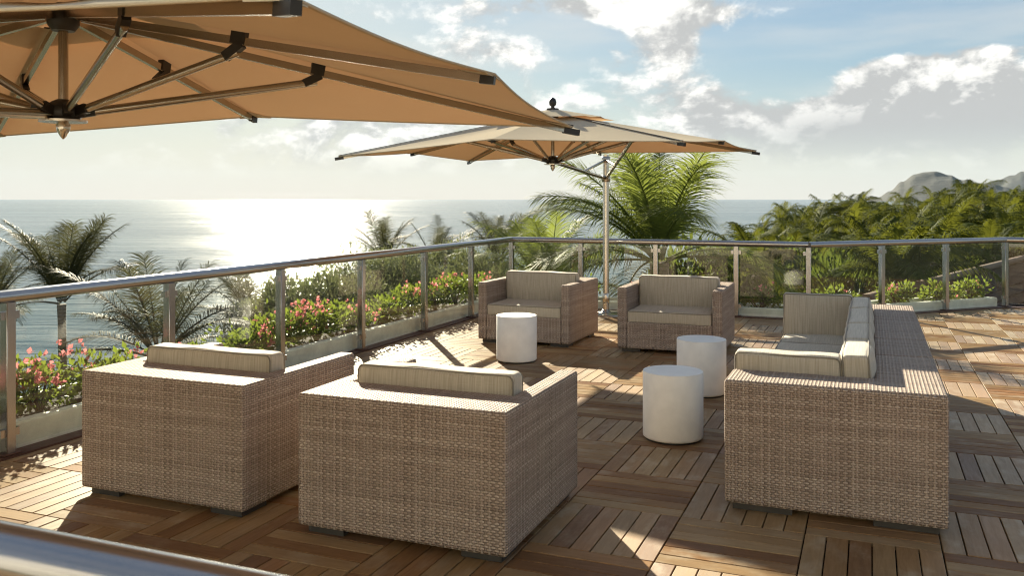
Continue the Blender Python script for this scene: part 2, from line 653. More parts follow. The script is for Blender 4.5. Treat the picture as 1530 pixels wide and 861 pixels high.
def leaf_mat(name, d1, d2, tr1, gloss=0.3, mixf=0.42, rough=0.4, rand=True):
    m, t, b = mat(name)
    out = t.n['Material Output']
    g = t.node('ShaderNodeNewGeometry')
    oi = t.node('ShaderNodeObjectInfo')
    k = t.m('ADD', t.m('MULTIPLY', g.outputs['Random Per Island'], 0.55), t.m('MULTIPLY', oi.outputs['Random'], 0.45))
    t.put(b.inputs['Base Color'], t.mix(k, d1, d2))
    b.inputs['Roughness'].default_value = rough
    b.inputs['Specular IOR Level'].default_value = gloss
    tr = t.node('ShaderNodeBsdfTranslucent')
    t.put(tr.inputs[0], t.mix(k, tuple(c * 0.75 for c in tr1), tr1))
    mx = t.node('ShaderNodeMixShader')
    mx.inputs[0].default_value = mixf
    t.l.new(b.outputs[0], mx.inputs[1])
    t.l.new(tr.outputs[0], mx.inputs[2])
    t.l.new(mx.outputs[0], out.inputs[0])
    return m


M_FROND = leaf_mat('palm_frond_green', (0.065, 0.10, 0.028), (0.13, 0.155, 0.045), (0.26, 0.31, 0.06), 0.08, 0.42, 0.6)
M_GROVE = leaf_mat('grove_frond_green', (0.020, 0.036, 0.008), (0.062, 0.080, 0.016), (0.27, 0.29, 0.035), 0.03, 0.24, 0.7)
M_FROND2 = leaf_mat('palm_frond_olive', (0.036, 0.042, 0.022), (0.068, 0.070, 0.036), (0.10, 0.10, 0.035), 0.10, 0.3, 0.6)
M_FROND3 = leaf_mat('palm_frond_yellowing', (0.11, 0.11, 0.028), (0.18, 0.15, 0.04), (0.28, 0.25, 0.05), 0.14, 0.42, 0.6)
M_DEAD = leaf_mat('palm_frond_dry', (0.15, 0.10, 0.055), (0.22, 0.15, 0.08), (0.20, 0.12, 0.05), 0.2, 0.25)
M_LEAF = leaf_mat('shrub_leaf', (0.045, 0.085, 0.016), (0.11, 0.15, 0.030), (0.26, 0.33, 0.045), 0.22, 0.42, 0.5)
M_GREYLEAF = leaf_mat('feathery_tree_leaf', (0.075, 0.09, 0.048), (0.14, 0.155, 0.085), (0.20, 0.22, 0.09), 0.25, 0.35, 0.55)
M_DARKLEAF = leaf_mat('broad_tree_leaf', (0.025, 0.044, 0.011), (0.055, 0.08, 0.018), (0.15, 0.19, 0.03), 0.15, 0.38, 0.55)
M_PINK = leaf_mat('pink_bract', (0.62, 0.14, 0.17), (0.80, 0.36, 0.32), (0.85, 0.30, 0.30), 0.2, 0.45, 0.6)


def trunk_mat():
    m, t, b = mat('ringed_palm_bark')
    uv = t.node('ShaderNodeUVMap').outputs[0]
    u, v, _ = t.sep(uv)
    n = t.noise(t.comb(t.m('MULTIPLY', u, 3.0), t.m('MULTIPLY', v, 4.0), 0), 3.0, 5, 0.6)
    ring = t.m('SINE', t.m('MULTIPLY', t.m('ADD', v, t.m('MULTIPLY', n, 0.05)), 55.0))
    t.put(b.inputs['Base Color'], t.mix(t.m('ADD', t.m('MULTIPLY', n, 0.7), t.m('MULTIPLY', ring, 0.15)), (0.11, 0.085, 0.06), (0.30, 0.25, 0.19)))
    b.inputs['Roughness'].default_value = 0.9
    bump(t, b, t.m('ADD', ring, n), 0.6, 0.02)
    return m


M_TRUNK = trunk_mat()


# ---------------------------------------------------------------- sea, ground, hills
SEA_Z, LAND_Z = -9.0, -8.5


def build_setting():
    m, t, b = mat('sea_water')
    g = t.node('ShaderNodeNewGeometry').outputs['Position']
    # long-crested wind waves running towards the shore
    n1 = t.noise(t.vm('MULTIPLY', g, (0.035, 0.11, 1.0)), 1.0, 3, 0.6, 0.4)
    n2 = t.noise(t.vm('MULTIPLY', g, (0.105, 0.50, 1.0)), 1.0, 4, 0.62, 0.5)
    n3 = t.noise(t.vm('MULTIPLY', g, (0.55, 2.2, 1.0)), 1.0, 3, 0.6, 0.3)
    h = t.m('ADD', t.m('MULTIPLY', n1, 1.7), t.m('ADD', t.m('MULTIPLY', n2, 0.52), t.m('MULTIPLY', n3, 0.13)))
    patch = t.noise(t.vm('MULTIPLY', g, (0.004, 0.012, 1.0)), 1.0, 4, 0.6)
    t.put(b.inputs['Base Color'], t.mix(patch, (0.012, 0.048, 0.062), (0.028, 0.080, 0.090)))
    t.put(b.inputs['Roughness'], t.mapr(patch, 0.3, 0.7, 0.09, 0.15))
    b.inputs['IOR'].default_value = 1.333
    bump(t, b, h, 1.0, 0.60)
    mb = MB()
    xs = [-11500, -3000, -600, -120, 0, 120, 600, 3000, 11500]
    ys = [-2500, -300, 0, 100, 300, 1000, 4000, 11500]
    vs = [(x, y, SEA_Z) for y in ys for x in xs]
    nx = len(xs)
    fs = [(j * nx + i, j * nx + i + 1, (j + 1) * nx + i + 1, (j + 1) * nx + i) for j in range(len(ys) - 1) for i in range(nx - 1)]
    mb.add(vs, fs, None, False)
    tag(obj('sea', mb.mesh('sea', m)), kind='structure')

    # land: a shelf with a sloping shore
    shore = [(-400, -200), (-200, -60), (-120, 10), (-62, 40), (-30, 49), (-8, 52), (12, 58), (18, 76), (30, 100), (60, 150), (105, 230), (170, 350), (300, 600), (640, 1200), (1300, 2600), (1800, 3900)]
    inner = [(6000, -200), (6000, 0), (6000, 500), (6000, 3900)]
    m, t, b = mat('coastal_ground')
    oc = t.node('ShaderNodeNewGeometry').outputs['Position']
    n = t.noise(oc, 0.35, 6, 0.65)
    t.put(b.inputs['Base Color'], t.ramp(n, [(0.3, (0.02, 0.034, 0.010)), (0.55, (0.045, 0.058, 0.018)), (0.8, (0.085, 0.08, 0.045))]))
    b.inputs['Roughness'].default_value = 0.95
    bump(t, b, t.noise(oc, 3.0, 5, 0.7), 0.8, 0.1)
    mb = MB()
    vs, fs = [], []
    k = 10
    for i, (x, y) in enumerate(shore):
        for j in range(k):
            s = j / (k - 1)
            xx = x + (6000 - x) * s ** 3
            off = (0, 3.0, 8.0)[j] if j < 3 else None
            if off is not None:
                xx = x + off * 0.9
                yy = y - off * 0.5
            else:
                yy = y
            zz = (SEA_Z - 0.6) if j == 0 else SEA_Z + 0.12 if j == 1 else LAND_Z + 0.1 * mnoise.noise(Vector((xx * 0.05, yy * 0.05, 0)))
            vs.append((xx, yy, zz))
    for i in range(len(shore) - 1):
        for j in range(k - 1):
            fs.append((i * k + j, i * k + j + 1, (i + 1) * k + j + 1, (i + 1) * k + j))
    mb.add(vs, fs, None, True)
    tag(obj('ground', mb.mesh('ground', m)), kind='structure')

    # hills: silhouette heights over image columns, with slopes in depth
    m, t, b = mat('dry_hillside')
    oc = t.node('ShaderNodeNewGeometry').outputs['Position']
    n = t.noise(oc, 0.012, 8, 0.65)
    t.put(b.inputs['Base Color'], t.ramp(n, [(0.3, (0.016, 0.022, 0.017)), (0.6, (0.030, 0.034, 0.028)), (0.8, (0.055, 0.050, 0.042))]))
    b.inputs['Roughness'].default_value = 0.95
    bump(t, b, t.noise(oc, 0.03, 6, 0.7), 1.0, 12)

    def hill(name, prof, Y, depth, seed):
        def hgt(px):
            for (a, ya), (c, yc) in zip(prof, prof[1:]):
                if a <= px <= c:
                    s = (px - a) / (c - a)
                    s = s * s * (3 - 2 * s)
                    return (YH - (ya + (yc - ya) * s)) / F_PX * Y
            return 0
        nx, ny = 110, 26
        vs, fs = [], []
        x0, x1 = prof[0][0], prof[-1][0]
        for j in range(ny):
            dd = -1 + 2 * j / (ny - 1)
            for i in range(nx):
                px = x0 + (x1 - x0) * i / (nx - 1)
                h0 = hgt(px)
                X = (px - CX) / F_PX * Y
                rid = mnoise.fractal(Vector((X / 260 + seed, dd * 2.1, seed)), 1.0, 2.0, 5)
                d2 = min(1, abs(dd + 0.12 * rid * (1 - abs(dd))))
                fall = (1 - d2) ** 1.25
                z = SEA_Z - 3 + (h0 + HC - SEA_Z + 3) * fall * (1 + 0.10 * rid * (abs(dd) > 0.02))
                vs.append((X * (1 + dd * depth / Y), Y + dd * depth, z))
        for j in range(ny - 1):
            for i in range(nx - 1):
                fs.append((j * nx + i, j * nx + i + 1, (j + 1) * nx + i + 1, (j + 1) * nx + i))
        mb = MB()
        mb.add(vs, fs)
        tag(obj(name, mb.mesh(name, m)), kind='structure')

    hill('hills', [(1285, 298), (1312, 295), (1330, 286), (1347, 270), (1368, 258), (1382, 255), (1398, 254), (1420, 257), (1440, 265), (1462, 272), (1480, 274), (1500, 278), (1525, 286), (1560, 292), (1640, 297)], 4300, 700, 1.3)
    hill('hills', [(1400, 297), (1440, 284), (1470, 272), (1490, 268), (1512, 260), (1530, 257), (1570, 250), (1640, 246), (1720, 262), (1800, 297)], 6200, 900, 4.7)


build_setting()

# ---------------------------------------------------------------- deck of square parquet tiles
T = 0.6096
V0, U0 = -0.906, 5.163
CH_W, CH_D, CH_H = 1.11, 1.056, 0.69
CHAIRS = [(-3.511, 4.178, 0), (-2.055, 4.155, 0), (-3.60, 9.75, 1), (-1.977, 9.771, 1)]
DIAG_V, DIAG_U = -0.77, 12.50          # from here the terrace edge turns off by 45 degrees
U_MAX = 15.12


def build_deck():
    deck = tag(empty('deck', (0, 0, 0), -AL), kind='structure')
    mb = MB()
    mb.add([(-5.16, -3.5, -0.026), (6.5, -3.5, -0.026), (6.5, U_MAX + .1, -0.026), (DIAG_V + U_MAX - DIAG_U, U_MAX + .1, -0.026), (DIAG_V - .05, DIAG_U + .06, -0.026), (-5.16, DIAG_U + .06, -0.026)],
           [(0, 1, 2, 3, 4, 5)], None, False)
    # the under-deck is a real slab
    lo = [(x, y, z - 0.30) for x, y, z in mb.v]
    n = 6
    mb.add(mb.v[:n] + lo, [tuple(range(2 * n - 1, n - 1, -1))] + [(i, i + n, (i + 1) % n + n, (i + 1) % n) for i in range(n)], None, False)
    obj('slab', mb.mesh('slab', M_UNDER), deck)

    sw, gap, ch, th = T / 6, 0.0062, 0.0022, 0.02
    L, Wd = T - 0.007, sw - gap

    def slat_geo(poly, horiz):
        """poly in deck coordinates, chamfered top edge; UV: first across the board, second along it"""
        cx = sum(p[0] for p in poly) / len(poly)
        cy = sum(p[1] for p in poly) / len(poly)
        n = len(poly)
        top, mid, bot = [], [], []
        for x, y in poly:
            dx, dy = x - cx, y - cy
            sx = max(0.0, 1 - ch / max(abs(dx), 1e-4))
            sy = max(0.0, 1 - ch / max(abs(dy), 1e-4))
            top.append((cx + dx * sx, cy + dy * sy, 0.0))
            mid.append((x, y, -ch))
            bot.append((x, y, -th))
        vs = top + mid + bot
        fs = [tuple(range(n))]
        for i in range(n):
            j = (i + 1) % n
            fs.append((i + n, j + n, j, i))
            fs.append((i + 2 * n, j + 2 * n, j + n, i + n))
        uvs = [[((vs[k][1], vs[k][0]) if horiz else (vs[k][0], vs[k][1])) for k in f] for f in fs]
        return vs, fs, uvs

    def clip(poly, a, b, c):
        """keep a*v + b*u <= c"""
        out = []
        for i in range(len(poly)):
            p, q = poly[i], poly[(i + 1) % len(poly)]
            dp, dq = a * p[0] + b * p[1] - c, a * q[0] + b * q[1] - c
            if dp <= 0:
                out.append(p)
            if (dp < 0) != (dq < 0) and abs(dp - dq) > 1e-9:
                s = dp / (dp - dq)
                out.append((p[0] + (q[0] - p[0]) * s, p[1] + (q[1] - p[1]) * s))
        return out

    boxes = []
    for v, u, f in CHAIRS:
        boxes.append((v - CH_W / 2, v + CH_W / 2, u - CH_D / 2, u + CH_D / 2, 0.69))
    boxes.append((-0.715, 0.355, 4.74, 8.62, 0.69))

    def hidden(v, u):
        # is the straight line from the eye to this board blocked by a seat?
        ev, eu = 0.0, 0.0
        for a, b, c, d, h in boxes:
            for k in range(1, 40):
                s = k / 40
                pv, pu, pz = v * s, u * s, HC * (1 - s)
                if a < pv < b and c < pu < d and pz < h:
                    return True
        return False

    whole, rest = [], []
    for i in range(-8, 13):
        for j in range(-15, 18):
            tv, tu = V0 + i * T, U0 + j * T
            if tv > 6.2 or tv + T < -5.12 or tu > U_MAX:
                continue
            horiz = (i + j) % 2 == 0
            for k in range(6):
                if horiz:
                    c = (tv + T / 2, tu + (k + 0.5) * sw)
                    hx, hy = L / 2, Wd / 2
                else:
                    c = (tv + (k + 0.5) * sw, tu + T / 2)
                    hx, hy = Wd / 2, L / 2
                full = [(c[0] - hx, c[1] - hy), (c[0] + hx, c[1] - hy), (c[0] + hx, c[1] + hy), (c[0] - hx, c[1] + hy)]
                poly = clip(full, -1, 0, 5.03)
                if poly:
                    if c[0] < DIAG_V:
                        poly = clip(poly, 0, 1, DIAG_U)
                    else:
                        poly = clip(poly, -1, 1, DIAG_U - DIAG_V)
                        if poly:
                            poly = clip(poly, 0, 1, U_MAX)
                if len(poly) < 3:
                    continue
                ar = abs(sum(poly[a][0] * poly[(a + 1) % len(poly)][1] - poly[(a + 1) % len(poly)][0] * poly[a][1] for a in range(len(poly)))) / 2
                if ar < 2e-4:
                    continue
                if ar > 0.98 * L * Wd:
                    w = uvw(*c)
                    score = -1
                    if w.y > 0.8:
                        px = CX + F_PX * w.x / w.y
                        py = YH + F_PX * HC / w.y
                        if -10 < px < 1540 and py < 868 and not hidden(*c):
                            score = ar * F_PX ** 2 / w.y ** 2 * HC / w.y
                    whole.append((score, c, horiz, full))
                else:
                    rest.append((poly, horiz))
    whole.sort(key=lambda e: -e[0])
    base = [(-Wd / 2, -L / 2), (Wd / 2, -L / 2), (Wd / 2, L / 2), (-Wd / 2, L / 2)]
    mb = MB()
    mb.add(*slat_geo(base, False), False)
    pm = mb.mesh('plank', M_WOOD)
    rnd = random.Random(5)
    for s, c, hz, full in whole[:300]:
        obj('plank', pm, deck, (c[0], c[1], rnd.uniform(-0.0012, 0.0008)), (math.pi / 2 if hz else 0) + rnd.uniform(-.002, .002) + rnd.choice((0, math.pi)))
    mb = MB()
    for s, c, hz, full in whole[300:]:
        mb.add(*slat_geo(full, hz), False)
    for poly, hz in rest:
        mb.add(*slat_geo(poly, hz), False)
    tag(obj('planks', mb.mesh('planks', M_WOODS), deck), kind='stuff')

    # edge boards under the glass
    for a, b in (((-5.10, -3.5), (-5.10, DIAG_U + .08)), ((-5.03, DIAG_U + .06), (DIAG_V + .02, DIAG_U + .06)), ((DIAG_V + .06, DIAG_U + .10), (DIAG_V + U_MAX - DIAG_U, U_MAX + .04)), ((DIAG_V + U_MAX - DIAG_U + .06, U_MAX + .06), (6.4, U_MAX + .06))):
        m2 = MB()
        m2.bar((a[0], a[1], -0.004), (b[0], b[1], -0.004), 0.13, 0.03)
        obj('edge_board', m2.mesh('edge_board', M_STRIP), deck)


build_deck()


# ---------------------------------------------------------------- glass railings
RAIL_Z = 1.020


def build_railing(pts, label, ends=(True, True), closed_low=True, rail_r=0.047):
    """pts: deck coordinates of the posts, in order"""
    o = pts[0]
    root = tag(empty('glass_railing', uvw(o[0], o[1]), -AL), label, 'railing', 'railings round the terrace')
    loc = [Vector((p[0] - o[0], p[1] - o[1], 0)) for p in pts]
    m = MB()
    d0 = (loc[1] - loc[0]).normalized()
    rp = [q + Vector((0, 0, RAIL_Z)) for q in loc]
    m.tube(rp, rail_r, 18, True, 0.90)
    obj('handrail', m.mesh('handrail', M_ALU), root)
    for i, q in enumerate(loc):
        d = (loc[min(i + 1, len(loc) - 1)] - loc[max(i - 1, 0)]).normalized()
        ang = math.atan2(d.y, d.x)
        if not ((i == 0 and not ends[0]) or (i == len(loc) - 1 and not ends[1])):
            pm = prism([(-.033, -.033), (.033, -.033), (.033, .033), (-.033, .033)], 0.014, RAIL_Z - 0.036, 0.004, 1, M_ALU, 'post')
            po = obj('post', pm, root, q, ang)
            bp = prism([(-.065, -.05), (.065, -.05), (.065, .05), (-.065, .05)], 0.0125, 0.022, 0.002, 1, M_STRIP, 'base_plate')
            obj('base_plate', bp, po)
            for z in (0.15, 0.90):
                for sd in (-1, 1):
                    if (i == 0 and sd < 0) or (i == len(loc) - 1 and sd > 0):
                        continue
                    c = MB()
                    c.box((sd * 0.050, 0.0, z), (0.034, 0.040, 0.050))
                    obj('glass_clamp', c.mesh('glass_clamp', M_ALU), po)
        if i < len(loc) - 1:
            e = loc[i + 1] - q
            n = e.normalized()
            g = MB()
            a, b = q + n * 0.050, loc[i + 1] - n * 0.050
            g.bar((a.x, a.y, 0.510), (b.x, b.y, 0.510), 0.010, 0.91)
            obj('glass_panel', g.mesh('glass_panel', M_GLASS), root)
    return root


def u_at(px, v):
    r = (px - CX) / F_PX
    return v * (CA + r * SA) / (r * CA - SA)


def v_at(px, u):
    r = (px - CX) / F_PX
    return u * (r * CA - SA) / (CA + r * SA)


VL = -5.10
left = [(VL, u_at(p, VL)) for p in (12, 253, 419, 540, 634, 704)]
left = [(VL, left[0][1] - 1.5), ] + left
CORN = (VL, DIAG_U + .06)
build_railing(left + [CORN], 'long aluminium and glass railing along the sea side behind the pink flowers', (True, False))
UF = DIAG_U + .06
far = [CORN] + [(v_at(p, UF), UF) for p in (868, 980, 1100)] + [(DIAG_V + .0, UF)]
build_railing(far, 'glass railing behind the umbrella mast and the two far armchairs')
L3 = U_MAX + .06 - UF
ang = [(DIAG_V + .05 + L3 * k / 3, UF + .05 + L3 * k / 3 - .0) for k in range(4)]
ang[0] = (DIAG_V, UF)
build_railing(ang, 'angled glass railing on the right in front of the brown roof', (False, True))
build_railing([ang[-1], (ang[-1][0] + 1.35, ang[-1][1]), (ang[-1][0] + 2.7, ang[-1][1])], 'short glass railing at the far right edge of the terrace', (False, True))
near_u = 1.10
build_railing([(-5.02, near_u), (-3.9, near_u), (-2.75, near_u), (-1.6, near_u), (-0.45, near_u), (0.7, near_u), (1.85, near_u)], 'blurred rounded handrail close to the camera at the bottom left', rail_r=0.058)


# ---------------------------------------------------------------- planters
def build_planter(a, b, side, label, h=0.17, w=0.62):
    """trough along a-b (deck coordinates); side +1 lies to the left of the direction a->b"""
    A, B = Vector((a[0], a[1], 0)), Vector((b[0], b[1], 0))
    d = (B - A).normalized()
    n = Vector((-d.y, d.x, 0)) * side
    root = tag(empty('planter', uvw(a[0], a[1]), -AL), label, 'planter', 'planters outside the glass')

    def wall(p, q, t, z1, nm):
        m = MB()
        m.bar((p.x, p.y, (z1 - 0.35) / 2), (q.x, q.y, (z1 - 0.35) / 2), t, z1 + 0.35)
        me = m.mesh(nm, M_PLANT)
        bm = bmesh.new()
        bm.from_mesh(me)
        bmesh.ops.bevel(bm, geom=list(bm.edges), offset=0.012, segments=2, affect='EDGES')
        bm.to_mesh(me)
        bm.free()
        obj(nm, me, root)
    Lb = B - A
    wall(n * 0.05, Lb + n * 0.05, 0.10, h, 'front_wall')
    wall(n * (w - 0.05), Lb + n * (w - 0.05), 0.10, h, 'rear_wall')
    for e, s in ((Vector((0, 0, 0)), 1), (Lb, -1)):
        p = e + d * s * 0.05 + n * 0.103
        wall(p, p + n * (w - 0.206), 0.10, h - 0.003, 'end_wall')
    m = MB()
    nn = 24
    vs, fs = [], []
    for i in range(nn + 1):
        for k in range(4):
            p = d * (0.103 + (Lb.length - 0.206) * i / nn) + n * (0.104 + (w - 0.208) * k / 3)
            vs.append((p.x, p.y, h - 0.05 + 0.025 * mnoise.noise(Vector((p.x * 5, p.y * 5, 1)))))
    for i in range(nn):
        for k in range(3):
            fs.append((i * 4 + k, i * 4 + k + 1, (i + 1) * 4 + k + 1, (i + 1) * 4 + k))
    m.add(vs, fs)
    obj('soil', m.mesh('soil', M_SOIL), root)


build_planter((VL - .10, 1.2), (VL - .10, UF + .02), 1, 'pale rendered planter along the sea side behind the long glass railing', 0.17, 0.72)
build_planter((VL + .1, UF + .11), (DIAG_V - .1, UF + .11), 1, 'pale planter behind the far railing and armchairs', 0.12)
build_planter((DIAG_V + .02, UF + .19), (DIAG_V + L3 - .04, UF + .13 + L3), 1, 'pale planter with low plants outside the angled railing', 0.13, 0.5)


# ---------------------------------------------------------------- wicker seats
def pipe_loop(hx, hy, z, r, plane='xy', rad=0.0045):
    pts = []
    for cx, cy, a0 in ((hx - r, hy - r, 0), (-hx + r, hy - r, 90), (-hx + r, -hy + r, 180), (hx - r, -hy + r, 270)):
        for k in range(4):
            a = R(a0 + 30 * k)
            pts.append((cx + r * math.cos(a), cy + r * math.sin(a)))
    pts += [pts[0], pts[1]]
    if plane == 'xy':
        return [(p[0], p[1], z) for p in pts]
    if plane == 'xz':
        return [(p[0], z, p[1]) for p in pts]
    return [(z, p[0], p[1]) for p in pts]


def cushion(name, size, loc, parent, thin, seed, rot=(0, 0, 0), bul=0.018):
    """soft block; thin is the axis across its thickness; piping runs round both faces"""
    r = min(size) * 0.20
    b = [0, 0, 0]
    b[thin] = bul
    me = rbox(size, r, 3, 8, b, 0.011, seed, M_FAB, name)
    o = obj(name, me, parent, loc, rot=rot)
    ax = [a for a in range(3) if a != thin]
    pl = {2: 'xy', 1: 'xz', 0: 'yz'}[thin]
    m = MB()
    for sd in (-1, 1):
        m.tube(pipe_loop(size[ax[0]] / 2 - r * 0.22, size[ax[1]] / 2 - r * 0.22, sd * (size[thin] / 2 - r * 0.24), r * 1.05, pl), 0.0048, 6, False)
    obj('piping', m.mesh('piping', M_PIPE), o)
    return o


def corner_foot(root, x, y, sx, sy, ln=0.20):
    m = MB()
    m.box((x - sx * ln / 2, y - sy * 0.02, 0.021), (ln, 0.04, 0.038))
    m.box((x - sx * 0.02, y - sy * (0.04 + (ln - 0.04) / 2), 0.021), (0.04, ln - 0.04, 0.038))
    obj('foot', m.mesh('foot', M_FOOT), root)


def make_armchair():
    """local +y is the way the sitter faces"""
    root = empty('armchair', (0, 0, 0))
    hx, hy, at_, bt = CH_W / 2, CH_D / 2, 0.105, 0.345
    shell = [(-hx, -hy), (hx, -hy), (hx, hy), (hx - at_, hy), (hx - at_, -hy + bt), (-hx + at_, -hy + bt), (-hx + at_, hy), (-hx, hy)]
    obj('wicker_shell', prism(shell, 0.040, CH_H, 0.017, 3, M_WICK, 'wicker_shell'), root)
    fx = hx - at_ - 0.001
    obj('front_panel', prism([(-fx, hy - 0.09), (fx, hy - 0.09), (fx, hy - 0.003), (-fx, hy - 0.003)], 0.042, 0.325, 0.008, 2, M_WICK, 'front_panel'), root)
    m = MB()
    m.box((0, (-hy + bt + hy - 0.09) / 2, 0.30), (2 * fx - .004, CH_D - bt - 0.094, 0.02))
    obj('seat_deck', m.mesh('seat_deck', M_BLACK), root)
    sd = CH_D - bt - 0.006
    cushion('seat_cushion', (2 * fx - 0.012, sd, 0.125), (0, -hy + bt + sd / 2 + 0.003, 0.378), root, 2, 1)
    cushion('back_cushion', (2 * fx - 0.012, 0.145, 0.375), (0, -hy + bt + 0.090, 0.592), root, 1, 2, (R(-1), 0, 0), 0.016)
    for sx in (-1, 1):
        for sy in (-1, 1):
            corner_foot(root, sx * (hx - 0.04), sy * (hy - 0.04), sx, sy)
    return root


proto = make_armchair()
clabels = ['wicker armchair seen from behind, at the left beside the railing and pink flowers',
           'wicker armchair seen from behind, the nearest seat in the middle foreground',
           'wicker armchair facing us with the small white drum table before it',
           'wicker armchair facing us right of the umbrella mast, nearer the sofa']
for i, (v, u, fl) in enumerate(CHAIRS):
    o = proto if i == 0 else copy_tree(proto)
    o.location = uvw(v, u)
    o.rotation_euler = (0, 0, -AL + (math.pi if fl else 0) + (0.0, 0.004, -0.012, 0.02)[i])
    tag(o, clabels[i], 'armchair', 'wicker armchairs on the deck')


def build_sofa():
    o = (-0.18, 4.74)
    root = tag(empty('sectional_sofa', uvw(*o), -AL), 'long wicker sectional sofa with grey cushions on the right', 'sofa')
    # local: x = v - o, y = u - o ; open side towards -x
    xl, xr, xi = -0.535, 0.535, 0.205
    L = 3.90
    e = 0.33
    seams = [0, 1.12, 1.82, 2.98, L]
    g = 0.005
    shapes = []
    shapes.append([(xl, 0), (xr, 0), (xr, seams[1] - g), (xi, seams[1] - g), (xi, e), (xl, e)])
    for k in (1, 2):
        shapes.append([(xi, seams[k] + g), (xr, seams[k] + g), (xr, seams[k + 1] - g), (xi, seams[k + 1] - g)])
    shapes.append([(xi, seams[3] + g), (xr, seams[3] + g), (xr, L), (xl, L), (xl, L - e), (xi, L - e)])
    for s in shapes:
        obj('wicker_back', prism(s, 0.040, CH_H, 0.017, 3, M_WICK, 'wicker_back'), root)
    ys = [e + 0.002, seams[1], seams[2], seams[3], L - e - 0.002]
    for k in range(4):
        a, b = ys[k] + 0.002, ys[k + 1] - 0.002
        obj('seat_base', prism([(xl + .002, a), (xi - .002, a), (xi - .002, b), (xl + .002, b)], 0.042, 0.32, 0.008, 2, M_WICK, 'seat_base'), root)
        cushion('seat_cushion', (xi - xl - 0.012, b - a - 0.004, 0.125), ((xl + xi) / 2, (a + b) / 2, 0.382), root, 2, 10 + k)
    cb = [e + 0.005, 0.97, 1.70, 2.62, L - e - 0.16]
    for k in range(4):
        a, b = cb[k], cb[k + 1]
        cushion('back_cushion', (0.145, b - a - 0.006, 0.385), (xi - 0.086, (a + b) / 2, 0.610), root, 0, 20 + k, (0, R(-4), 0), 0.024)
    wx = (xi - 0.165) - xl
    cushion('back_cushion', (wx - 0.01, 0.135, 0.37), (xl + wx / 2 + 0.0, e + 0.082, 0.603), root, 1, 30, (R(3), 0, 0), 0.020)
    wx = (xi - 0.165) - xl
    cushion('back_cushion', (wx - 0.0, 0.135, 0.385), (xl + wx / 2, L - e - 0.078, 0.612), root, 1, 31, (R(-3), 0, 0), 0.020)
    for x, sx in ((xl + .04, -1), (xr - .04, 1)):
        corner_foot(root, x, 0.04, sx, -1, 0.30)
        corner_foot(root, x, L - 0.04, sx, 1, 0.30)
    for y in seams[1:4]:
        for x in (xl + .1, xr - .1):
            m = MB()
            m.box((x, y, 0.021), (0.06, 0.24, 0.038))
            obj('foot', m.mesh('foot', M_FOOT), root)


build_sofa()

# ---------------------------------------------------------------- drum tables


def make_table():
    root = empty('side_table', (0, 0, 0))
    m = MB()
    m.lathe([(0.188, 0.0), (0.188, 0.016)], 48)
    obj('plinth', m.mesh('plinth', M_BLACK), root)
    m = MB()
    m.lathe([(0.196, 0.014), (0.2035, 0.020), (0.2045, 0.030), (0.2046, 0.4570), (0.2040, 0.4576)], 64)
    obj('drum', m.mesh('drum', M_TABLE), root)
    m = MB()
    m.lathe([(0.2040, 0.4578), (0.2044, 0.4584), (0.2040, 0.4608), (0.2025, 0.4628), (0.199, 0.4638)], 64)
    obj('table_top', m.mesh('table_top', M_TABLE), root)
    return root


tp = make_table()
for i, (x, y, lb) in enumerate(((0.047, 8.955, 'small white drum table in front of the far left armchair'),
                                (1.595, 7.44, 'white drum table just behind the nearest one, beside the sofa'),
                                (1.104, 6.06, 'nearest white drum table, in the middle of the deck'))):
    o = tp if i == 0 else copy_tree(tp)
    o.location = (x, y, 0.001)
    o.rotation_euler = (0, 0, i * 1.1)
    tag(o, lb, 'side table', 'white drum tables')


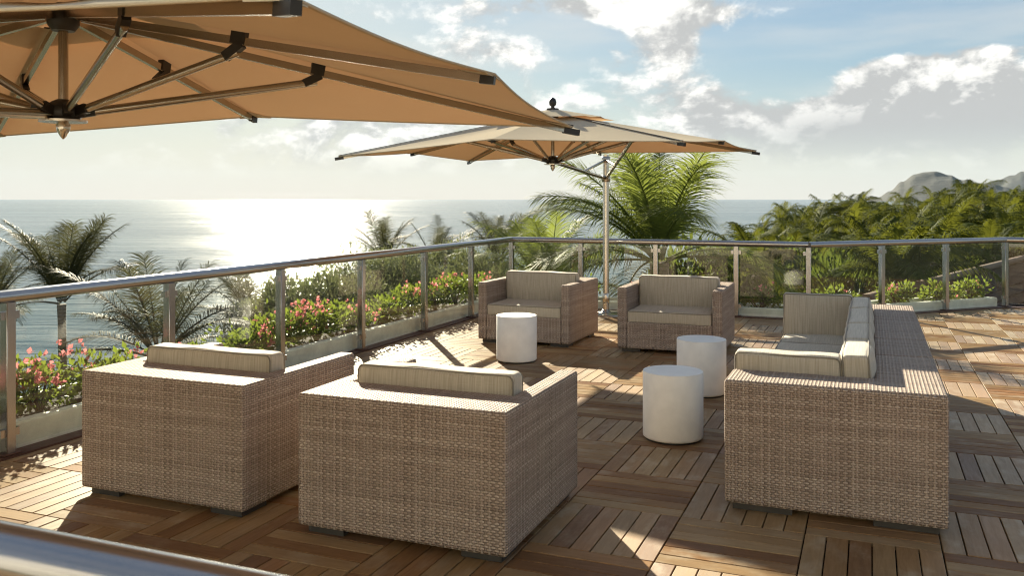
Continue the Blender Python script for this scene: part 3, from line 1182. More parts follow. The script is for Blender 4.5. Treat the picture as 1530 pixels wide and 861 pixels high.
# ---------------------------------------------------------------- cantilever umbrellas
def build_umbrella(c, th, he, mid, apex, hubdrop, sx, sy, mast, label, dz, arm2=None, base=True):
    root = tag(empty('cantilever_umbrella', (c[0], c[1], 0), th), label, 'umbrella', 'umbrellas over the terrace')
    dirs = [(1, 1), (0, 1), (-1, 1), (-1, 0), (-1, -1), (0, -1), (1, -1), (1, 0)]     # corner, middle, corner ...
    ends = []
    for i, (a, b) in enumerate(dirs):
        ends.append(Vector((a * sx, b * sy, he + (mid if 0 in (a, b) else 0) + dz[i])))
    top = Vector((0, 0, he + apex + 0.035))
    hub = Vector((0, 0, he + apex - hubdrop))
    r0 = 0.15

    def sheet(ra, rb, nr, ns, lift, sag, scal):
        m = MB()
        for i in range(8):
            A, B = ends[i] + Vector((0, 0, 0.035)), ends[(i + 1) % 8] + Vector((0, 0, 0.035))
            vs, fs, uvs = [], [], []
            for k in range(nr + 1):
                r = ra + (rb - ra) * k / nr
                for s in range(ns + 1):
                    q = s / ns
                    E = A.lerp(B, q)
                    bow = math.sin(math.pi * q)
                    e2 = E + (Vector((0, 0, E.z)) - E) * (scal * bow)
                    P = top.lerp(e2, r)
                    P.z += lift - sag * bow * math.sin(math.pi * min(1, r * 0.9)) + 0.05 * (r * (1 - r)) * 0
                    vs.append(P)
            for k in range(nr):
                for s in range(ns):
                    a = k * (ns + 1) + s
                    f = (a, a + ns + 1, a + ns + 2, a + 1)
                    fs.append(f)
                    uvs.append([(vs[j].x, vs[j].y) for j in f])
            m.add(vs, fs, uvs)
        return m
    can = obj('canopy', sheet(r0, 1.0, 12, 10, 0.0, 0.02, 0.020).mesh('canopy', M_CANV), root)
    # hem and dark seam tapes over the ribs
    m = MB()
    for i in range(8):
        A, B = ends[i] + Vector((0, 0, 0.035)), ends[(i + 1) % 8] + Vector((0, 0, 0.035))
        pts = []
        for s in range(11):
            q = s / 10
            E = A.lerp(B, q)
            E = E + (Vector((0, 0, E.z)) - E) * (0.020 * math.sin(math.pi * q))
            E.z -= 0.02 * math.sin(math.pi * q) * math.sin(math.pi * 0.9)
            pts.append(E)
        m.tube(pts, 0.006, 5, False)
    obj('hem', m.mesh('hem', M_RIB if False else M_CANV), can)
    m = MB()
    for i in range(0, 8, 2):
        a = top.lerp(ends[i] + Vector((0, 0, 0.035)), r0)
        b = ends[i] + Vector((0, 0, 0.035))
        m.bar(a + Vector((0, 0, .006)), b + Vector((0, 0, .006)), 0.035, 0.006)
    obj('seam_tape', m.mesh('seam_tape', M_DARKHEM), can)
    cap = obj('vent_cap', sheet(0.0, 0.30, 4, 6, 0.055, 0.01, 0.03).mesh('vent_cap', M_CANV), root)
    m = MB()
    m.lathe([(0.012, 0), (0.030, 0.01), (0.018, 0.03), (0.040, 0.05), (0.046, 0.085), (0.036, 0.12), (0.012, 0.14)], 16, (0, 0, top.z + 0.05))
    m.lathe([(0.075, -0.02), (0.075, 0.012)], 16, (0, 0, top.z + 0.045))
    obj('top_finial', m.mesh('top_finial', M_BLACK), cap)
    # pockets at the rib ends
    for i in range(8):
        A = ends[i] + Vector((0, 0, 0.028))
        pm = MB()
        ins = (top - A) * 0.075
        l = (ends[(i + 1) % 8] - ends[i]) * 0.055
        r = (ends[(i - 1) % 8] - ends[i]) * 0.055
        off = Vector((0, 0, -0.004))
        pm.add([A + off + Vector((0, 0, .0)), A + l + off, A + ins + off, A + r + off, A - off * 0.2, A + l - off * .2, A + ins - off * .2, A + r - off * .2],
               [(0, 1, 2, 3), (7, 6, 5, 4), (0, 4, 5, 1), (1, 5, 6, 2), (2, 6, 7, 3), (3, 7, 4, 0)], None, False)
        obj('pocket', pm.mesh('pocket', M_CANV), can)
    inner = Vector((0, 0, he + apex - 0.03))
    for i, E in enumerate(ends):
        d = (E - inner).normalized()
        a = inner + d * 0.08
        m = MB()
        m.bar(a, E - d * 0.035 + Vector((0, 0, 0.010)), 0.024, 0.036)
        rib = obj('rib', m.mesh('rib', M_RIB), root)
        m = MB()
        ce = 0.045 if i % 2 == 0 else 0.002
        m.bar(E - d * 0.06 + Vector((0, 0, 0.004)), E + d * ce + Vector((0, 0, 0.008)), 0.028, 0.034)
        obj('end_cap', m.mesh('end_cap', M_BLACK), rib)
        J = inner.lerp(E, 0.44) - Vector((0, 0, 0.045))
        h2 = hub + Vector((d.x, d.y, 0)).normalized() * 0.075
        m = MB()
        m.tube([h2, J], 0.0155, 10, True, 1.3)
        st = obj('strut', m.mesh('strut', M_RIB), root)
        m = MB()
        dj = (J - h2).normalized()
        m.bar(J + Vector((0, 0, 0.065)) - d * 0.03, J + Vector((0, 0, 0.065)) + d * 0.040, 0.034, 0.058)
        m.bar(J - dj * 0.07, J + dj * 0.02 + Vector((0, 0, 0.03)), 0.034, 0.042)
        obj('clamp', m.mesh('clamp', M_BLACK), st)
        m = MB()
        m.bar(h2 - (J - h2).normalized() * 0.02, h2 + (J - h2).normalized() * 0.06, 0.038, 0.044)
        obj('knuckle', m.mesh('knuckle', M_BLACK), st)
    m = MB()
    m.lathe([(0.07, -0.035), (0.085, -0.02), (0.085, 0.025), (0.05, 0.05), (0.03, 0.06)], 20, tuple(hub))
    obj('hub', m.mesh('hub', M_BLACK), root)
    m = MB()
    m.lathe([(0.105, -0.046), (0.105, -0.036)], 24, tuple(hub))
    m.lathe([(0.003, -0.125), (0.014, -0.112), (0.028, -0.085), (0.032, -0.060), (0.022, -0.046)], 16, tuple(hub))
    obj('hub_finial', m.mesh('hub_finial', M_POLE), root)
    m = MB()
    m.lathe([(0.05, -0.08), (0.07, -0.05), (0.07, 0.03), (0.03, 0.05)], 16, tuple(inner))
    obj('rib_crown', m.mesh('rib_crown', M_BLACK), root)
    m = MB()
    m.tube([hub, inner], 0.022, 10)
    obj('centre_post', m.mesh('centre_post', M_RIB), root)
    # mast
    mx, my = mast
    zt = 2.27
    m = MB()
    m.lathe([(0.044, 0.03), (0.044, zt)], 24, (mx, my, 0))
    pole = obj('mast', m.mesh('mast', M_POLE), root)
    for z in (1.93, 2.20):
        m = MB()
        m.lathe([(0.052, -0.045), (0.062, -0.035), (0.062, 0.035), (0.052, 0.045)], 20, (mx, my, z))
        obj('bracket', m.mesh('bracket', M_RIB), pole)
    m = MB()
    m.lathe([(0.0455, 0.16), (0.050, 0.165), (0.050, 0.30), (0.0455, 0.305)], 20, (mx, my, 0))
    obj('collar', m.mesh('collar', M_POLE), pole)
    m = MB()
    m.lathe([(0.30, 0.002), (0.30, 0.016), (0.27, 0.026), (0.07, 0.034), (0.06, 0.06), (0.046, 0.07)], 40, (mx, my, 0))
    obj('base_plate', m.mesh('base_plate', M_RIB), root)
    lo = Vector((mx, my, 1.93))
    hi = Vector((mx, my, 2.20))
    tgts = [hub + Vector((0, 0, -0.01))] + ([Vector(arm2)] if arm2 else [])
    for tg in tgts:
        d = (tg - lo).normalized()
        m = MB()
        m.tube([lo + d * 0.05, tg - d * 0.04], 0.024, 10)
        arm = obj('arm', m.mesh('arm', M_RIB), root)
        J = lo.lerp(tg, 0.45 if tg is tgts[0] else 0.33)
        m = MB()
        m.tube([hi + (J - hi).normalized() * 0.05, J], 0.020, 8)
        obj('brace', m.mesh('brace', M_RIB), arm)


def loc_xy(c, th, w):
    dx, dy = w[0] - c[0], w[1] - c[1]
    return (dx * math.cos(th) + dy * math.sin(th), -dx * math.sin(th) + dy * math.cos(th))


U1c, U1t = (-2.103, 4.14), -0.258
U2c, U2t = (0.495, 10.742), -0.504
build_umbrella(U2c, U2t, 2.160, 0.079, 0.490, 0.545, 2.1, 1.47, loc_xy(U2c, U2t, (1.335, 12.55)),
               'beige cantilever umbrella with steel mast, standing whole behind the far armchairs', [0.045, 0, 0.01, -0.02, -0.045, 0.01, 0, 0.01], (1.05, 0.10, 2.42))
build_umbrella(U1c, U1t, 2.055, 0.074, 0.486, 0.492, 2.1, 1.68, loc_xy(U1c, U1t, (-2.75, 2.35)),
               'large tan umbrella canopy overhead at the top left, its ribs and struts seen from below', [-0.02, 0.02, 0, 0, 0, 0, 0.01, -0.01])


# ---------------------------------------------------------------- palms
def frond_mesh(L, nl, a0, droop, lw, seed, mat_, width=0.026, twist=0.0, segs=3, grav=1.0):
    """one pinnate leaf: starts at the origin, leaves along +x rising at a0 degrees and bending down by droop degrees"""
    rnd = random.Random(seed)
    m = MB()
    N = 14
    pts = [Vector((0, 0, 0))]
    side_b = rnd.uniform(-8, 8)
    for k in range(N):
        s = (k + 0.5) / N
        a = R(a0 - droop * s ** 1.35)
        y = R(side_b * s)
        pts.append(pts[-1] + Vector((math.cos(a) * math.cos(y), math.cos(a) * math.sin(y), math.sin(a))) * (L / N))
    m.tube(pts, [0.028 * L / 3 * (1 - 0.85 * k / N) + 0.004 for k in range(N + 1)], 5, False)
    vs, fs = [], []

    def on(s):
        x = s * N
        i = min(int(x), N - 1)
        return pts[i].lerp(pts[i + 1], x - i), (pts[i + 1] - pts[i]).normalized()
    for i in range(nl):
        for sd in (-1, 1):
            s = 0.17 + 0.83 * (i + rnd.uniform(0.1, 0.9)) / nl
            p, d = on(min(s, 0.999))
            sidev = Vector((0, 0, 1)).cross(d).normalized() * sd
            up = d.cross(sidev).normalized()
            if up.z < 0:
                up = -up
            t = (s - 0.17) / 0.83
            ll = lw * (0.45 + 1.1 * math.sin(math.pi * min(1, 0.12 + 0.83 * t)) ** 0.8) * 0.68 * rnd.uniform(0.85, 1.12)
            fw = 0.45 + 0.75 * t
            dirv = (sidev * 1.0 + d * fw + up * rnd.uniform(0.05, 0.35)).normalized()
            g = rnd.uniform(0.35, 0.95) * grav
            w0 = width * rnd.uniform(0.8, 1.15)
            q = p.copy()
            o = len(vs)
            for k in range(segs + 1):
                e = k / segs
                ww = w0 * (1 - e ** 1.8 * 0.93) * (0.6 + 0.4 * min(1, e * 4 + 0.2))
                nrm = dirv.cross(up).normalized()
                vs.append(q + nrm * ww * 0.5)
                vs.append(q - nrm * ww * 0.5)
                dd = (dirv + Vector((0, 0, -g * e * 1.3))).normalized()
                q = q + dd * (ll / segs)
            for k in range(segs):
                a = o + k * 2
                fs.append((a, a + 1, a + 3, a + 2))
    m.add(vs, fs, None, True)
    return m.mesh('frond', mat_)


KINDS = ((72, 18), (62, 40), (48, 62), (25, 70), (5, 62), (-25, 45))      # rising angle and bend, from the spear to the skirt


def frond_set(L, nl, lw, seed, mats, width, segs=3, stiff=1.0, grav=1.0):
    out = []
    for i, (a, dr) in enumerate(KINDS):
        out.append([frond_mesh(L * (0.82 if i == 0 else 1.0) * (1 + 0.06 * v), nl, a, dr * stiff, lw, seed + i * 10 + v, mats[min(len(mats) - 1, (i * len(mats)) // 6)], width, 0, segs, grav) for v in range(2)])
    return out


SET_SEA = frond_set(2.6, 46, 0.70, 100, [M_FROND2], 0.023, 3, 0.9, 1.6)
SET_BIG = frond_set(2.6, 64, 0.84, 200, [M_FROND, M_FROND, M_FROND, M_FROND3], 0.025, 4, 1.0, 1.4)
SET_FAR = frond_set(2.5, 30, 0.95, 300, [M_GROVE, M_GROVE, M_GROVE, M_GROVE, M_FROND3, M_DEAD], 0.052, 3, 1.9, 2.8)
SET_MID = frond_set(2.4, 54, 0.76, 400, [M_GROVE, M_GROVE, M_GROVE, M_FROND3], 0.044, 3, 1.5, 2.2)


def palm(crown, fset, label, seed, n=20, scale=1.0, lean=(0, 0), tr=0.13, kinds=(0, 0, 1, 1, 1, 2, 2, 2, 2, 3, 3, 3, 4, 4, 5), wind=0.0, group=None, wdir=0.0, ground=LAND_Z, plan=None):
    rnd = random.Random(seed)
    base = Vector((crown.x + lean[0], crown.y + lean[1], ground - 0.05))
    root = tag(empty('palm_tree', base), label, 'palm tree', group)
    c = crown - base
    m = MB()
    N = 12
    pts, rad = [], []
    for k in range(N + 1):
        s = k / N
        b = s * s * (3 - 2 * s) * 0.45 + s * 0.55
        pts.append(Vector((c.x * b, c.y * b, c.z * s)))
        rad.append(tr * (1.35 if k == 0 else 1.0) * (1 - 0.30 * s) * (1.22 if k == N else 1.0))
    m.tube(pts, rad, 10)
    obj('trunk', m.mesh('trunk', M_TRUNK), root)
    ga = 2.39996
    ph = rnd.uniform(0, 6.28)
    for i in range(len(plan) if plan else n):
        kd = plan[i][1] if plan else kinds[int(i / n * len(kinds))]
        me = rnd.choice(fset[kd])
        o = bpy.data.objects.new('frond', me)
        C.objects.link(o)
        o.parent = root
        az = ph + i * ga + rnd.uniform(-.25, .25)
        # wind bends the crown towards wdir
        if wind:
            dx, dy = math.cos(az) + wind * math.cos(wdir), math.sin(az) + wind * math.sin(wdir)
            az = math.atan2(dy, dx)
        if plan:
            az = R(plan[i][0])
        sc = scale * rnd.uniform(0.85, 1.1)
        o.location = c + Vector((math.cos(az) * tr * 0.5, math.sin(az) * tr * 0.5, 0.12 * scale * (1 - kd / 5) + rnd.uniform(-.05, .05)))
        o.rotation_euler = (rnd.uniform(-.25, .25), rnd.uniform(-.12, .12), az)
        o.scale = (sc, sc, sc)
    return root


ERECT = (0, 0, 0, 1, 1, 1, 1, 1, 2, 2, 2, 3, 4)
G1 = 'palms on the sea side'
palm(at(-12, 462, 29), SET_SEA, 'palm cut by the left edge of the photo, fronds over the handrail', 1, 17, 0.85, (0, 0), 0.15, ERECT, 0.2, G1)
palm(at(92, 455, 29), SET_SEA, 'olive palm with bare trunk standing against the water at the far left', 12, 22, 1.25, (0.15, 0), 0.17, (0, 0, 0, 0, 1, 1, 1, 1, 1, 2, 2, 4), 0.12, G1, 0.3)
palm(at(238, 538, 23), SET_SEA, 'low palm behind the left armchair, its fronds beside the second railing post', 33, 22, 1.12, (0.2, 0.2), 0.16, (0, 0, 1, 1, 1, 2, 2, 2, 3, 3), 0.0, G1)
palm(at(382, 505, 27), SET_SEA, 'small palm in the glare left of the third railing post', 41, 20, 0.92, (0.1, 0), 0.13, (0, 0, 1, 1, 1, 2, 2, 3), 0.0, G1)
palm(at(575, 392, 36), SET_SEA, 'palm tips showing above the handrail left of the far armchair', 5, 16, 0.85, (0, 0), 0.14, ERECT, 0.3, G1)
palm(at(650, 400, 34), SET_SEA, 'windswept palm with a broken pale frond above the handrail', 6, 14, 0.85, (0, 0), 0.14, (0, 1, 1, 2, 2, 3), 0.4, G1)
palm(at(745, 392, 30), SET_SEA, 'dark palm rising at the corner post of the railing', 7, 18, 0.80, (0.3, 0), 0.22, ERECT, 0.2, G1)

BIGPLAN = [(85, 0), (130, 0), (-60, 0), (-110, 0), (75, 0), (170, 0), (100, 1), (-75, 1), (80, 1), (150, 1), (-130, 1), (-85, 1), (182, 1),
           (180, 2), (160, 2), (-160, 2), (200, 2), (15, 3), (70, 2), (-95, 2), (172, 3), (-172, 3), (-150, 3), (-35, 3), (120, 3), (190, 4), (-20, 4), (-120, 4)]
palm(at(985, 392, 15.5), SET_BIG, 'big lush coconut palm right behind the umbrella mast', 8, 27, 0.88, (0.3, 0.4), 0.20, (0,), 0.0, 'palms behind the far railing', 0.0, LAND_Z, BIGPLAN)
palm(at(820, 440, 17.5), SET_BIG, 'lower bright green palm behind the far left armchair', 9, 18, 0.72, (0, 0.3), 0.15, (0, 0, 1, 1, 1, 2, 2, 3), 0.0, 'palms behind the far railing')
palm(at(1130, 412, 24), SET_MID, 'pale palm right of the far armchair behind the glass', 10, 18, 0.8, (0, 0.3), 0.14, (0, 1, 1, 2, 2, 2, 3, 3, 4), 0.1, 'palms behind the far railing')
palm(at(1345, 440, 22), SET_MID, 'young palm with upright fan of fronds behind the angled railing', 11, 20, 0.95, (0, 0), 0.16, (0, 0, 0, 0, 1, 1, 1, 1, 2, 2), 0.0, 'palms behind the far railing')

grove = [(1138, 352, 74), (1166, 334, 80), (1192, 344, 66), (1212, 330, 84), (1236, 322, 86), (1262, 314, 90), (1284, 312, 84), (1308, 326, 70), (1326, 322, 82),
         (1352, 300, 96), (1372, 318, 74), (1397, 305, 84), (1415, 318, 70), (1434, 290, 88), (1456, 294, 84), (1478, 302, 78), (1500, 312, 72), (1522, 305, 84), (1545, 310, 80),
         (1128, 384, 56), (1156, 380, 52), (1184, 372, 58), (1218, 364, 54), (1248, 360, 60), (1276, 352, 54), (1302, 362, 50), (1330, 356, 60), (1362, 350, 54), (1392, 346, 60),
         (1424, 344, 52), (1452, 340, 58), (1484, 346, 50), (1512, 340, 56), (1540, 350, 50),
         (1178, 404, 42), (1222, 398, 40), (1262, 396, 44), (1300, 400, 38), (1395, 388, 36), (1436, 384, 40), (1476, 382, 36), (1520, 380, 40)]
special = {9: 'lone open-crowned palm standing above the grove, its trunk showing against the hill', 0: 'palm at the seaward left end of the grove', 13: 'tallest windswept palm of the grove below the hill'}
for i, (px, py, Y) in enumerate(grove):
    row, k = ('back', i) if i < 19 else ('middle', i - 19) if i < 34 else ('front', i - 34)
    ORD = ('first second third fourth fifth sixth seventh eighth ninth tenth eleventh twelfth thirteenth fourteenth fifteenth sixteenth seventeenth eighteenth nineteenth').split()
    lb = special.get(i, 'windswept palm, %s from the left in the %s row of the grove' % (ORD[k], row))
    o = palm(at(px, py + (4 if px > 1290 else 0), Y), SET_FAR if Y > 46 else SET_MID, lb, 500 + i, 24 if i != 9 else 14, (1.0 if i != 9 else 0.85) * (1 + 0.15 * ((i * 7) % 5 - 2) / 2), ((i % 3 - 1) * 0.7, 0), 0.15,
             (0, 1, 1, 2, 2, 2, 2, 3, 3, 3, 4, 4, 5), 0.75, 'palms in the right hand grove', 0.15)


# ---------------------------------------------------------------- leafy shrubs and trees
def leaf_cloud(m, centre, rad, n, size, rnd, flat=1.0, shell=0.55, up=0.3, asp=0.5):
    vs, fs = [], []
    for _ in range(n):
        while True:
            p = Vector((rnd.uniform(-1, 1), rnd.uniform(-1, 1), rnd.uniform(-1, 1)))
            if shell < p.length < 1 or (p.length < 1 and rnd.random() < 0.35):
                break
        q = Vector(centre) + Vector((p.x * rad[0], p.y * rad[1], p.z * rad[2]))
        d = (p.normalized() + Vector((rnd.uniform(-1, 1), rnd.uniform(-1, 1), rnd.uniform(-1, 1) + up)) * 0.8).normalized()
        s = d.cross(Vector((rnd.uniform(-1, 1), rnd.uniform(-1, 1), rnd.uniform(-1, 1)))).normalized()
        k = d.cross(s)
        l = size * rnd.uniform(0.6, 1.25)
        o = len(vs)
        vs += [q, q + d * l * 0.45 + s * l * asp * 0.5 + k * l * 0.08, q + d * l, q + d * l * 0.45 - s * l * asp * 0.5 + k * l * 0.08]
        fs += [(o, o + 1, o + 2), (o, o + 2, o + 3)]
    m.add(vs, fs, None, False)


def bougainvillea(loc, label, seed, w, h, nflow, nleaf=900, group='flowering shrubs in the planters', lsize=0.062):
    rnd = random.Random(seed)
    root = tag(empty('flowering_shrub', loc), label, 'shrub', group)
    tips = []
    m = MB()
    for i in range(12):
        a = rnd.uniform(0, 6.28)
        r = rnd.uniform(0.25, 1.0)
        tip = Vector((math.cos(a) * w * 0.85 * r, math.sin(a) * w * 0.45 * r, h * rnd.uniform(0.55, 1.05)))
        mid = tip * 0.5 + Vector((0, 0, h * 0.18))
        m.tube([(0, 0, -0.04), mid, tip], [0.010, 0.006, 0.003], 5, False)
        tips.append(tip)
    obj('stems', m.mesh('stems', M_STEM), root)
    m = MB()
    for t in tips:
        rr = rnd.uniform(0.10, 0.17)
        leaf_cloud(m, t * 0.92, (rr * 1.25, rr * 1.1, rr * 0.85), nleaf // 20, lsize, rnd, 1, 0.3, 0.5, 0.55)
    leaf_cloud(m, (0, 0, h * 0.42), (w * 0.85, w * 0.42, h * 0.42), nleaf // 2, lsize, rnd, 1, 0.35, 0.5, 0.55)
    obj('foliage', m.mesh('foliage', M_LEAF), root)
    if nflow:
        m = MB()
        spots = [rnd.choice(tips) for _ in range(max(1, nflow // 7))]
        for i in range(nflow):
            t = rnd.choice(spots)
            p = t + Vector((rnd.gauss(0, 0.065), rnd.gauss(0, 0.065), rnd.gauss(0.03, 0.055)))
            ax = Vector((rnd.uniform(-1, 1), rnd.uniform(-1, 0.4), rnd.uniform(-0.2, 1))).normalized()
            sx = ax.cross(Vector((0.3, 0.5, 0.8))).normalized()
            sy = ax.cross(sx)
            for k in range(3):
                a = 2.094 * k + rnd.uniform(-.2, .2)
                d = (sx * math.cos(a) + sy * math.sin(a))
                e = ax.cross(d)
                l = rnd.uniform(0.030, 0.044)
                m.add([p, p + d * l * 0.5 + e * l * 0.42 + ax * l * 0.45, p + d * l * 0.75 + ax * l, p + d * l * 0.5 - e * l * 0.42 + ax * l * 0.45], [(0, 1, 2), (0, 2, 3)], None, False)
        obj('flowers', m.mesh('flowers', M_PINK), root)
    return root


GF = 'flowering shrubs in the planters'
bl = [(4.05, 0.50, 0.34, 34, 'bushy pink flowering shrub at the left edge beside the end post'),
      (4.62, 0.50, 0.40, 60, 'shrub heavy with pink blossom left of the left armchair'),
      (5.25, 0.42, 0.28, 22, 'leafy shrub with pink blossom just behind the left armchair corner'),
      (6.05, 0.38, 0.18, 12, 'low shrub with a few pink blooms above the left armchair'),
      (6.9, 0.42, 0.26, 20, 'flowering shrub whose pink tips show past the left armchair cushion'),
      (7.45, 0.5, 0.42, 40, 'rounded shrub with pink clusters left of the third railing post'),
      (8.05, 0.5, 0.41, 44, 'tall shrub with salmon pink clusters right of the third railing post'),
      (8.75, 0.5, 0.34, 22, 'green shrub with one bright pink cluster near the fourth railing post'),
      (9.45, 0.42, 0.26, 6, 'fresh green shrub right of the fourth railing post'),
      (10.15, 0.5, 0.36, 26, 'green shrub with salmon blossom left of the fifth railing post'),
      (10.85, 0.5, 0.39, 22, 'shrub with orange pink blossom right of the fifth railing post'),
      (11.5, 0.5, 0.43, 40, 'shrub crowned with pink blossom beside the far left armchair'),
      (12.15, 0.5, 0.39, 14, 'green shrub in the corner of the railing by the far left armchair')]
for i, (u, w, h, nf, lb) in enumerate(bl):
    bougainvillea(uvw(VL - .44, u, 0.13), lb, 900 + i, w * 0.92, h * (0.76 if 7 < u < 9 else 0.84), int(nf * 0.9), 640, GF).rotation_euler[2] = math.pi / 2 - AL
fl = [(-4.2, .3, 6, 'low shrub behind the far left armchair'), (-3.0, .25, 4, 'low shrub behind the foot of the umbrella mast'), (-2.2, .28, 4, 'low shrub behind the right far armchair'),
      (-1.45, .24, 12, 'low shrub with coral blossom between right far armchair and sofa')]
for i, (v, h, nf, lb) in enumerate(fl):
    bougainvillea(uvw(v, UF + .42, 0.08), lb, 940 + i, 0.45, h, nf, 520, GF).rotation_euler[2] = -AL
al_ = [(0.55, 0.20, 4, 'sparse low shrub behind the far end of the sofa'), (1.28, 0.24, 8, 'low leafy shrub with a coral bloom left of the right-hand railing post'),
       (1.85, 0.20, 10, 'low leafy shrub with coral bloom right of the right-hand railing post'), (2.35, 0.26, 8, 'leafy shrub with pink bloom at the right corner post')]
for i, (k, h, nf, lb) in enumerate(al_):
    bougainvillea(uvw(DIAG_V + .02 - 0.18 + k, UF + .19 + .18 + k, 0.09), lb, 960 + i, 0.36, h, nf, 420, GF, 0.075).rotation_euler[2] = R(45) - AL


def tree_mesh(seed, r, hh, nclump, nleaf, size, asp, matl, cl=0.32):
    rnd = random.Random(seed)
    tr, cr = MB(), MB()
    tr.tube([(0, 0, 0), (0.1, 0.05, hh * 0.3), (0.0, 0.1, hh * 0.55)], [0.20, 0.15, 0.11], 8)
    for i in range(nclump):
        a = rnd.uniform(0, 6.28)
        el = rnd.uniform(-0.35, 1.0)
        rr = math.sqrt(max(0, 1 - el * el * 0.8)) * rnd.uniform(0.35, 1.0)
        c = Vector((math.cos(a) * r * rr, math.sin(a) * r * rr, hh * 0.62 + el * hh * 0.36))
        s = Vector((0, 0.08, hh * rnd.uniform(0.35, 0.55)))
        md = s.lerp(c, 0.5) + Vector((0, 0, 0.15 * r * rnd.uniform(-.4, 1)))
        tr.tube([s, md, c], [0.055, 0.035, 0.012], 5, False)
        k = cl * r * rnd.uniform(0.7, 1.3)
        leaf_cloud(cr, c, (k * 1.2, k * 1.2, k * 0.8), nleaf // nclump, size, rnd, 1, 0.2, 0.3, asp)
    return tr.mesh('trunk', M_STEM), cr.mesh('crown', matl)


TM = [tree_mesh(1, 2.3, 6.8, 54, 24000, 0.14, 0.34, M_GREYLEAF), tree_mesh(2, 2.6, 7.4, 60, 27000, 0.14, 0.34, M_GREYLEAF),
      tree_mesh(3, 2.4, 6.0, 30, 6500, 0.22, 0.55, M_DARKLEAF), tree_mesh(4, 2.0, 5.2, 26, 5500, 0.20, 0.55, M_DARKLEAF)]


def tree(px, top, Y, k, label, group, sc=1.0, rz=0.0):
    p = at(px, top + (24 if px > 1200 else 0), Y)
    hh = (6.8, 7.4, 6.0, 5.2)[k]
    H = p.z - LAND_Z
    root = tag(empty('leafy_tree', (p.x, p.y, LAND_Z), rz), label, 'tree', group)
    t = obj('trunk', TM[k][0], root)
    c = obj('crown', TM[k][1], root)
    sz = H / hh
    for o in (t, c):
        o.scale = (sc, sc, sz)


GT = 'leafy trees below the terrace'
for i, (px, top, Y, k, lb, sc) in enumerate((
        (440, 425, 25, 0, 'sparse feathery tree in the glare behind the third railing post', 0.75),
        (490, 420, 24, 1, 'feathery grey green tree left of the fourth railing post', 0.9),
        (560, 388, 31, 0, 'feathery tree right of the fourth railing post', 1.0),
        (605, 384, 29, 1, 'tall feathery tree between the fourth and fifth railing posts', 0.85),
        (660, 380, 31, 0, 'feathery green tree right of the fifth railing post', 0.95),
        (715, 388, 28, 1, 'feathery tree next to the corner of the railing', 0.8),
        (770, 410, 26, 0, 'shadowy feathery tree behind the far left armchair', 0.8),
        (1040, 400, 24, 2, 'dense green tree behind the right far armchair', 0.8),
        (1100, 385, 30, 3, 'light green tree beside the seaward end of the grove', 0.8),
        (1160, 395, 30, 2, 'bushy tree behind the glass left of the sofa', 0.8),
        (1235, 372, 34, 2, 'broad leaved tree behind the glass above the sofa', 1.05),
        (1262, 392, 27, 3, 'fresh green broad leaved tree above the far sofa cushion', 0.9),
        (1310, 372, 38, 2, 'dark broad leaved tree behind the upright young palm', 1.1),
        (1400, 360, 38, 2, 'dark tree in the shade under the grove right of the young palm', 1.15),
        (1450, 358, 40, 3, 'dark green tree beyond the middle of the roof ridge', 1.2),
        (1510, 350, 40, 2, 'dark green tree behind the right corner post', 1.2),
        (1560, 345, 42, 2, 'dark tree cut by the right edge of the photo', 1.2))):
    tree(px, top, Y, k, lb, GT, sc, i * 1.3)


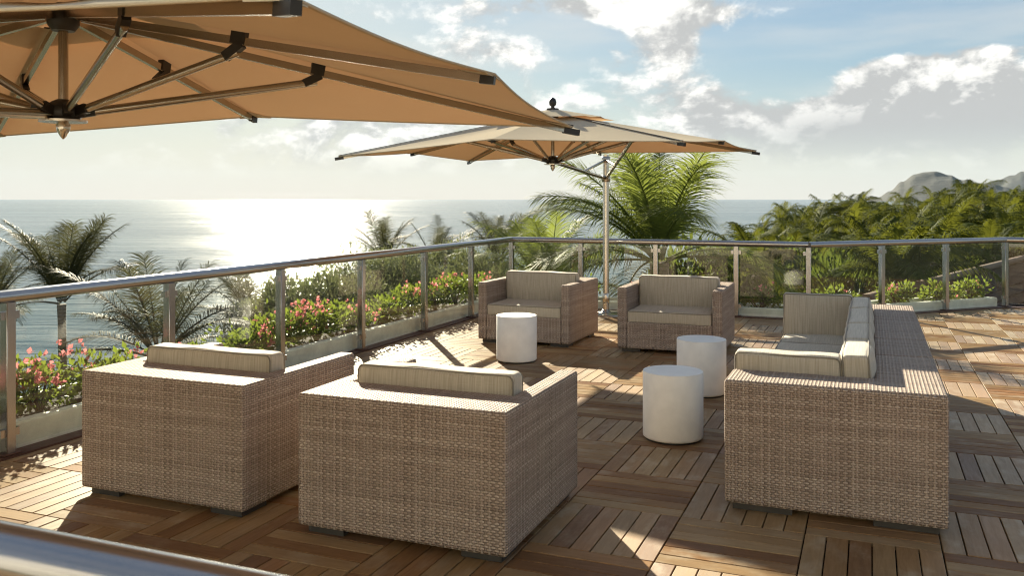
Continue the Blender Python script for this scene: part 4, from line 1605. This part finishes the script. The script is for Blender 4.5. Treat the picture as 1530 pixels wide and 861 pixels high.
# ---------------------------------------------------------------- neighbouring roof
def build_house():
    a, b = at(1296, 446, 19.0), None
    zr = a.z
    dr = Vector((0.643, 0.766, 0))
    L = 20.0
    root = tag(empty('house', (a.x, a.y, LAND_Z), math.atan2(dr.y, dr.x)), 'neighbouring house with brown shingled roof below the angled railing', 'house')
    zr -= LAND_Z
    sl = R(24)
    D = 6.5
    # local x along the ridge, -y down the slope towards the terrace
    m = MB()
    ez = zr - D * math.tan(sl)
    m.box((L / 2, 0, ez / 2 - .1), (L - 1.0, 2 * D - 1.6, ez - .1))
    obj('wall', m.mesh('wall', simple('house_wall_render', (0.42, 0.36, 0.28), 0.9)), root)
    rm, t, bb = mat('weathered_shingle')
    oi = t.node('ShaderNodeObjectInfo').outputs['Random']
    oc = t.node('ShaderNodeTexCoord').outputs['Object']
    n = t.noise(t.vm('MULTIPLY', oc, (3.0, 14.0, 6.0)), 2.0, 5, 0.6)
    t.put(bb.inputs['Base Color'], t.mix(t.m('ADD', t.m('MULTIPLY', oi, 0.6), t.m('MULTIPLY', n, 0.5)), (0.022, 0.014, 0.010), (0.070, 0.045, 0.032)))
    bb.inputs['Roughness'].default_value = 0.85
    bb.inputs['Specular IOR Level'].default_value = 0.08
    bump(t, bb, n, 0.4, 0.01)
    m = MB()
    y0, y1 = -D, D
    m.add([(0, y0, ez - .06), (L, y0, ez - .06), (L, 0, zr - .06), (0, 0, zr - .06), (0, y1, ez - .06), (L, y1, ez - .06),
           (0, y0, ez - .20), (L, y0, ez - .20), (L, 0, zr - .20), (0, 0, zr - .20), (0, y1, ez - .20), (L, y1, ez - .20)],
          [(0, 1, 2, 3), (3, 2, 5, 4), (7, 6, 9, 8), (8, 9, 10, 11), (0, 6, 7, 1), (4, 5, 11, 10), (0, 3, 9, 6), (3, 4, 10, 9), (1, 7, 8, 2), (2, 8, 11, 5)], None, False)
    roof = obj('roof', m.mesh('roof', rm), root)
    course = 0.34
    ln = 1.22
    sm = MB()
    sm.add([(0, 0, .045), (ln - .014, 0, .045), (ln - .014, course + .06, .012), (0, course + .06, .012), (0, 0, -.012), (ln - .014, 0, -.012), (ln - .014, course + .06, -.012), (0, course + .06, -.012)],
           [(0, 1, 2, 3), (7, 6, 5, 4), (0, 4, 5, 1), (1, 5, 6, 2), (2, 6, 7, 3), (3, 7, 4, 0)], None, False)
    smh = sm.mesh('shingle', rm)
    rnd = random.Random(3)
    ns = int(D / math.cos(sl) / course)
    cnt = 0
    for r in range(ns):
        x = -(r % 3) * 0.4
        while x < L - ln:
            if x >= -0.01 and cnt < 300:
                s = r * course
                o = bpy.data.objects.new('shingle', smh)
                C.objects.link(o)
                o.parent = roof
                o.location = (x, -D + s * math.cos(sl), ez - 0.035 + s * math.sin(sl) + rnd.uniform(-.006, .006))
                o.rotation_euler = (sl + rnd.uniform(-.01, .01), 0, rnd.uniform(-.006, .006))
                cnt += 1
            x += ln
    m = MB()
    m.tube([(-0.1, 0, zr + .0), (L + .1, 0, zr + .0)], 0.15, 8, True, 0.7)
    obj('ridge_cap', m.mesh('ridge_cap', simple('ridge_cap_brown', (0.15, 0.095, 0.065), 0.8)), roof)


build_house()

# ---------------------------------------------------------------- unseen hotel behind the camera, added for its warm bounce light
def build_hotel():
    root = tag(empty('unseen_hotel', uvw(-1.0, -6.5), -AL), 'unseen pale hotel facade with tall windows behind the camera, added for bounce light', 'building')
    wm = simple('hotel_render', (0.78, 0.745, 0.68), 0.85, 0.0, 0.3, 0.06, 3.0, 0.2, 40)
    gm = simple('hotel_window_glass', (0.03, 0.035, 0.04), 0.08, 0.0, 0.6, 0.1)
    bays = [(-9.0 + 3.0 * k) for k in range(7)]
    m = MB()
    m.box((0, -0.4, 2.95), (18.6, 0.30, 6.4))
    obj('wall', m.mesh('wall', wm), root)
    for x in bays[:-1]:
        m = MB()
        m.box((x, 0.0, 2.95), (1.5, 0.5, 6.4))
        obj('pier', m.mesh('pier', wm), root)
        for z in (1.25, 4.3):
            m = MB()
            m.box((x + 1.5, -0.235, z), (1.36, 0.03, 2.3))
            w = obj('window', m.mesh('window', M_ALU), root)
            for sx in (-1, 1):
                g = MB()
                g.box((x + 1.5 + sx * 0.335, -0.215, z), (0.60, 0.02, 2.2))
                obj('pane', g.mesh('pane', gm), w)
    m = MB()
    m.box((0, 0.1, 6.3), (18.9, 0.9, 0.25))
    obj('cornice', m.mesh('cornice', wm), root)


build_hotel()

# ---------------------------------------------------------------- haze over the bay
def build_haze():
    m = bpy.data.materials.new('sea_haze')
    m.use_nodes = True
    t = NT(m.node_tree)
    t.n.clear()
    out = t.node('ShaderNodeOutputMaterial')
    v = t.node('ShaderNodeVolumePrincipled')
    v.inputs['Color'].default_value = (0.58, 0.78, 1.0, 1)
    v.inputs['Density'].default_value = 1.9e-5
    v.inputs['Anisotropy'].default_value = 0.0
    t.l.new(v.outputs[0], out.inputs['Volume'])
    mb = MB()
    mb.box((0, 4500, 170), (23600, 14600, 384))
    tag(obj('haze', mb.mesh('haze', m)), 'thin pale haze over the bay and far hills', kind='stuff')


build_haze()
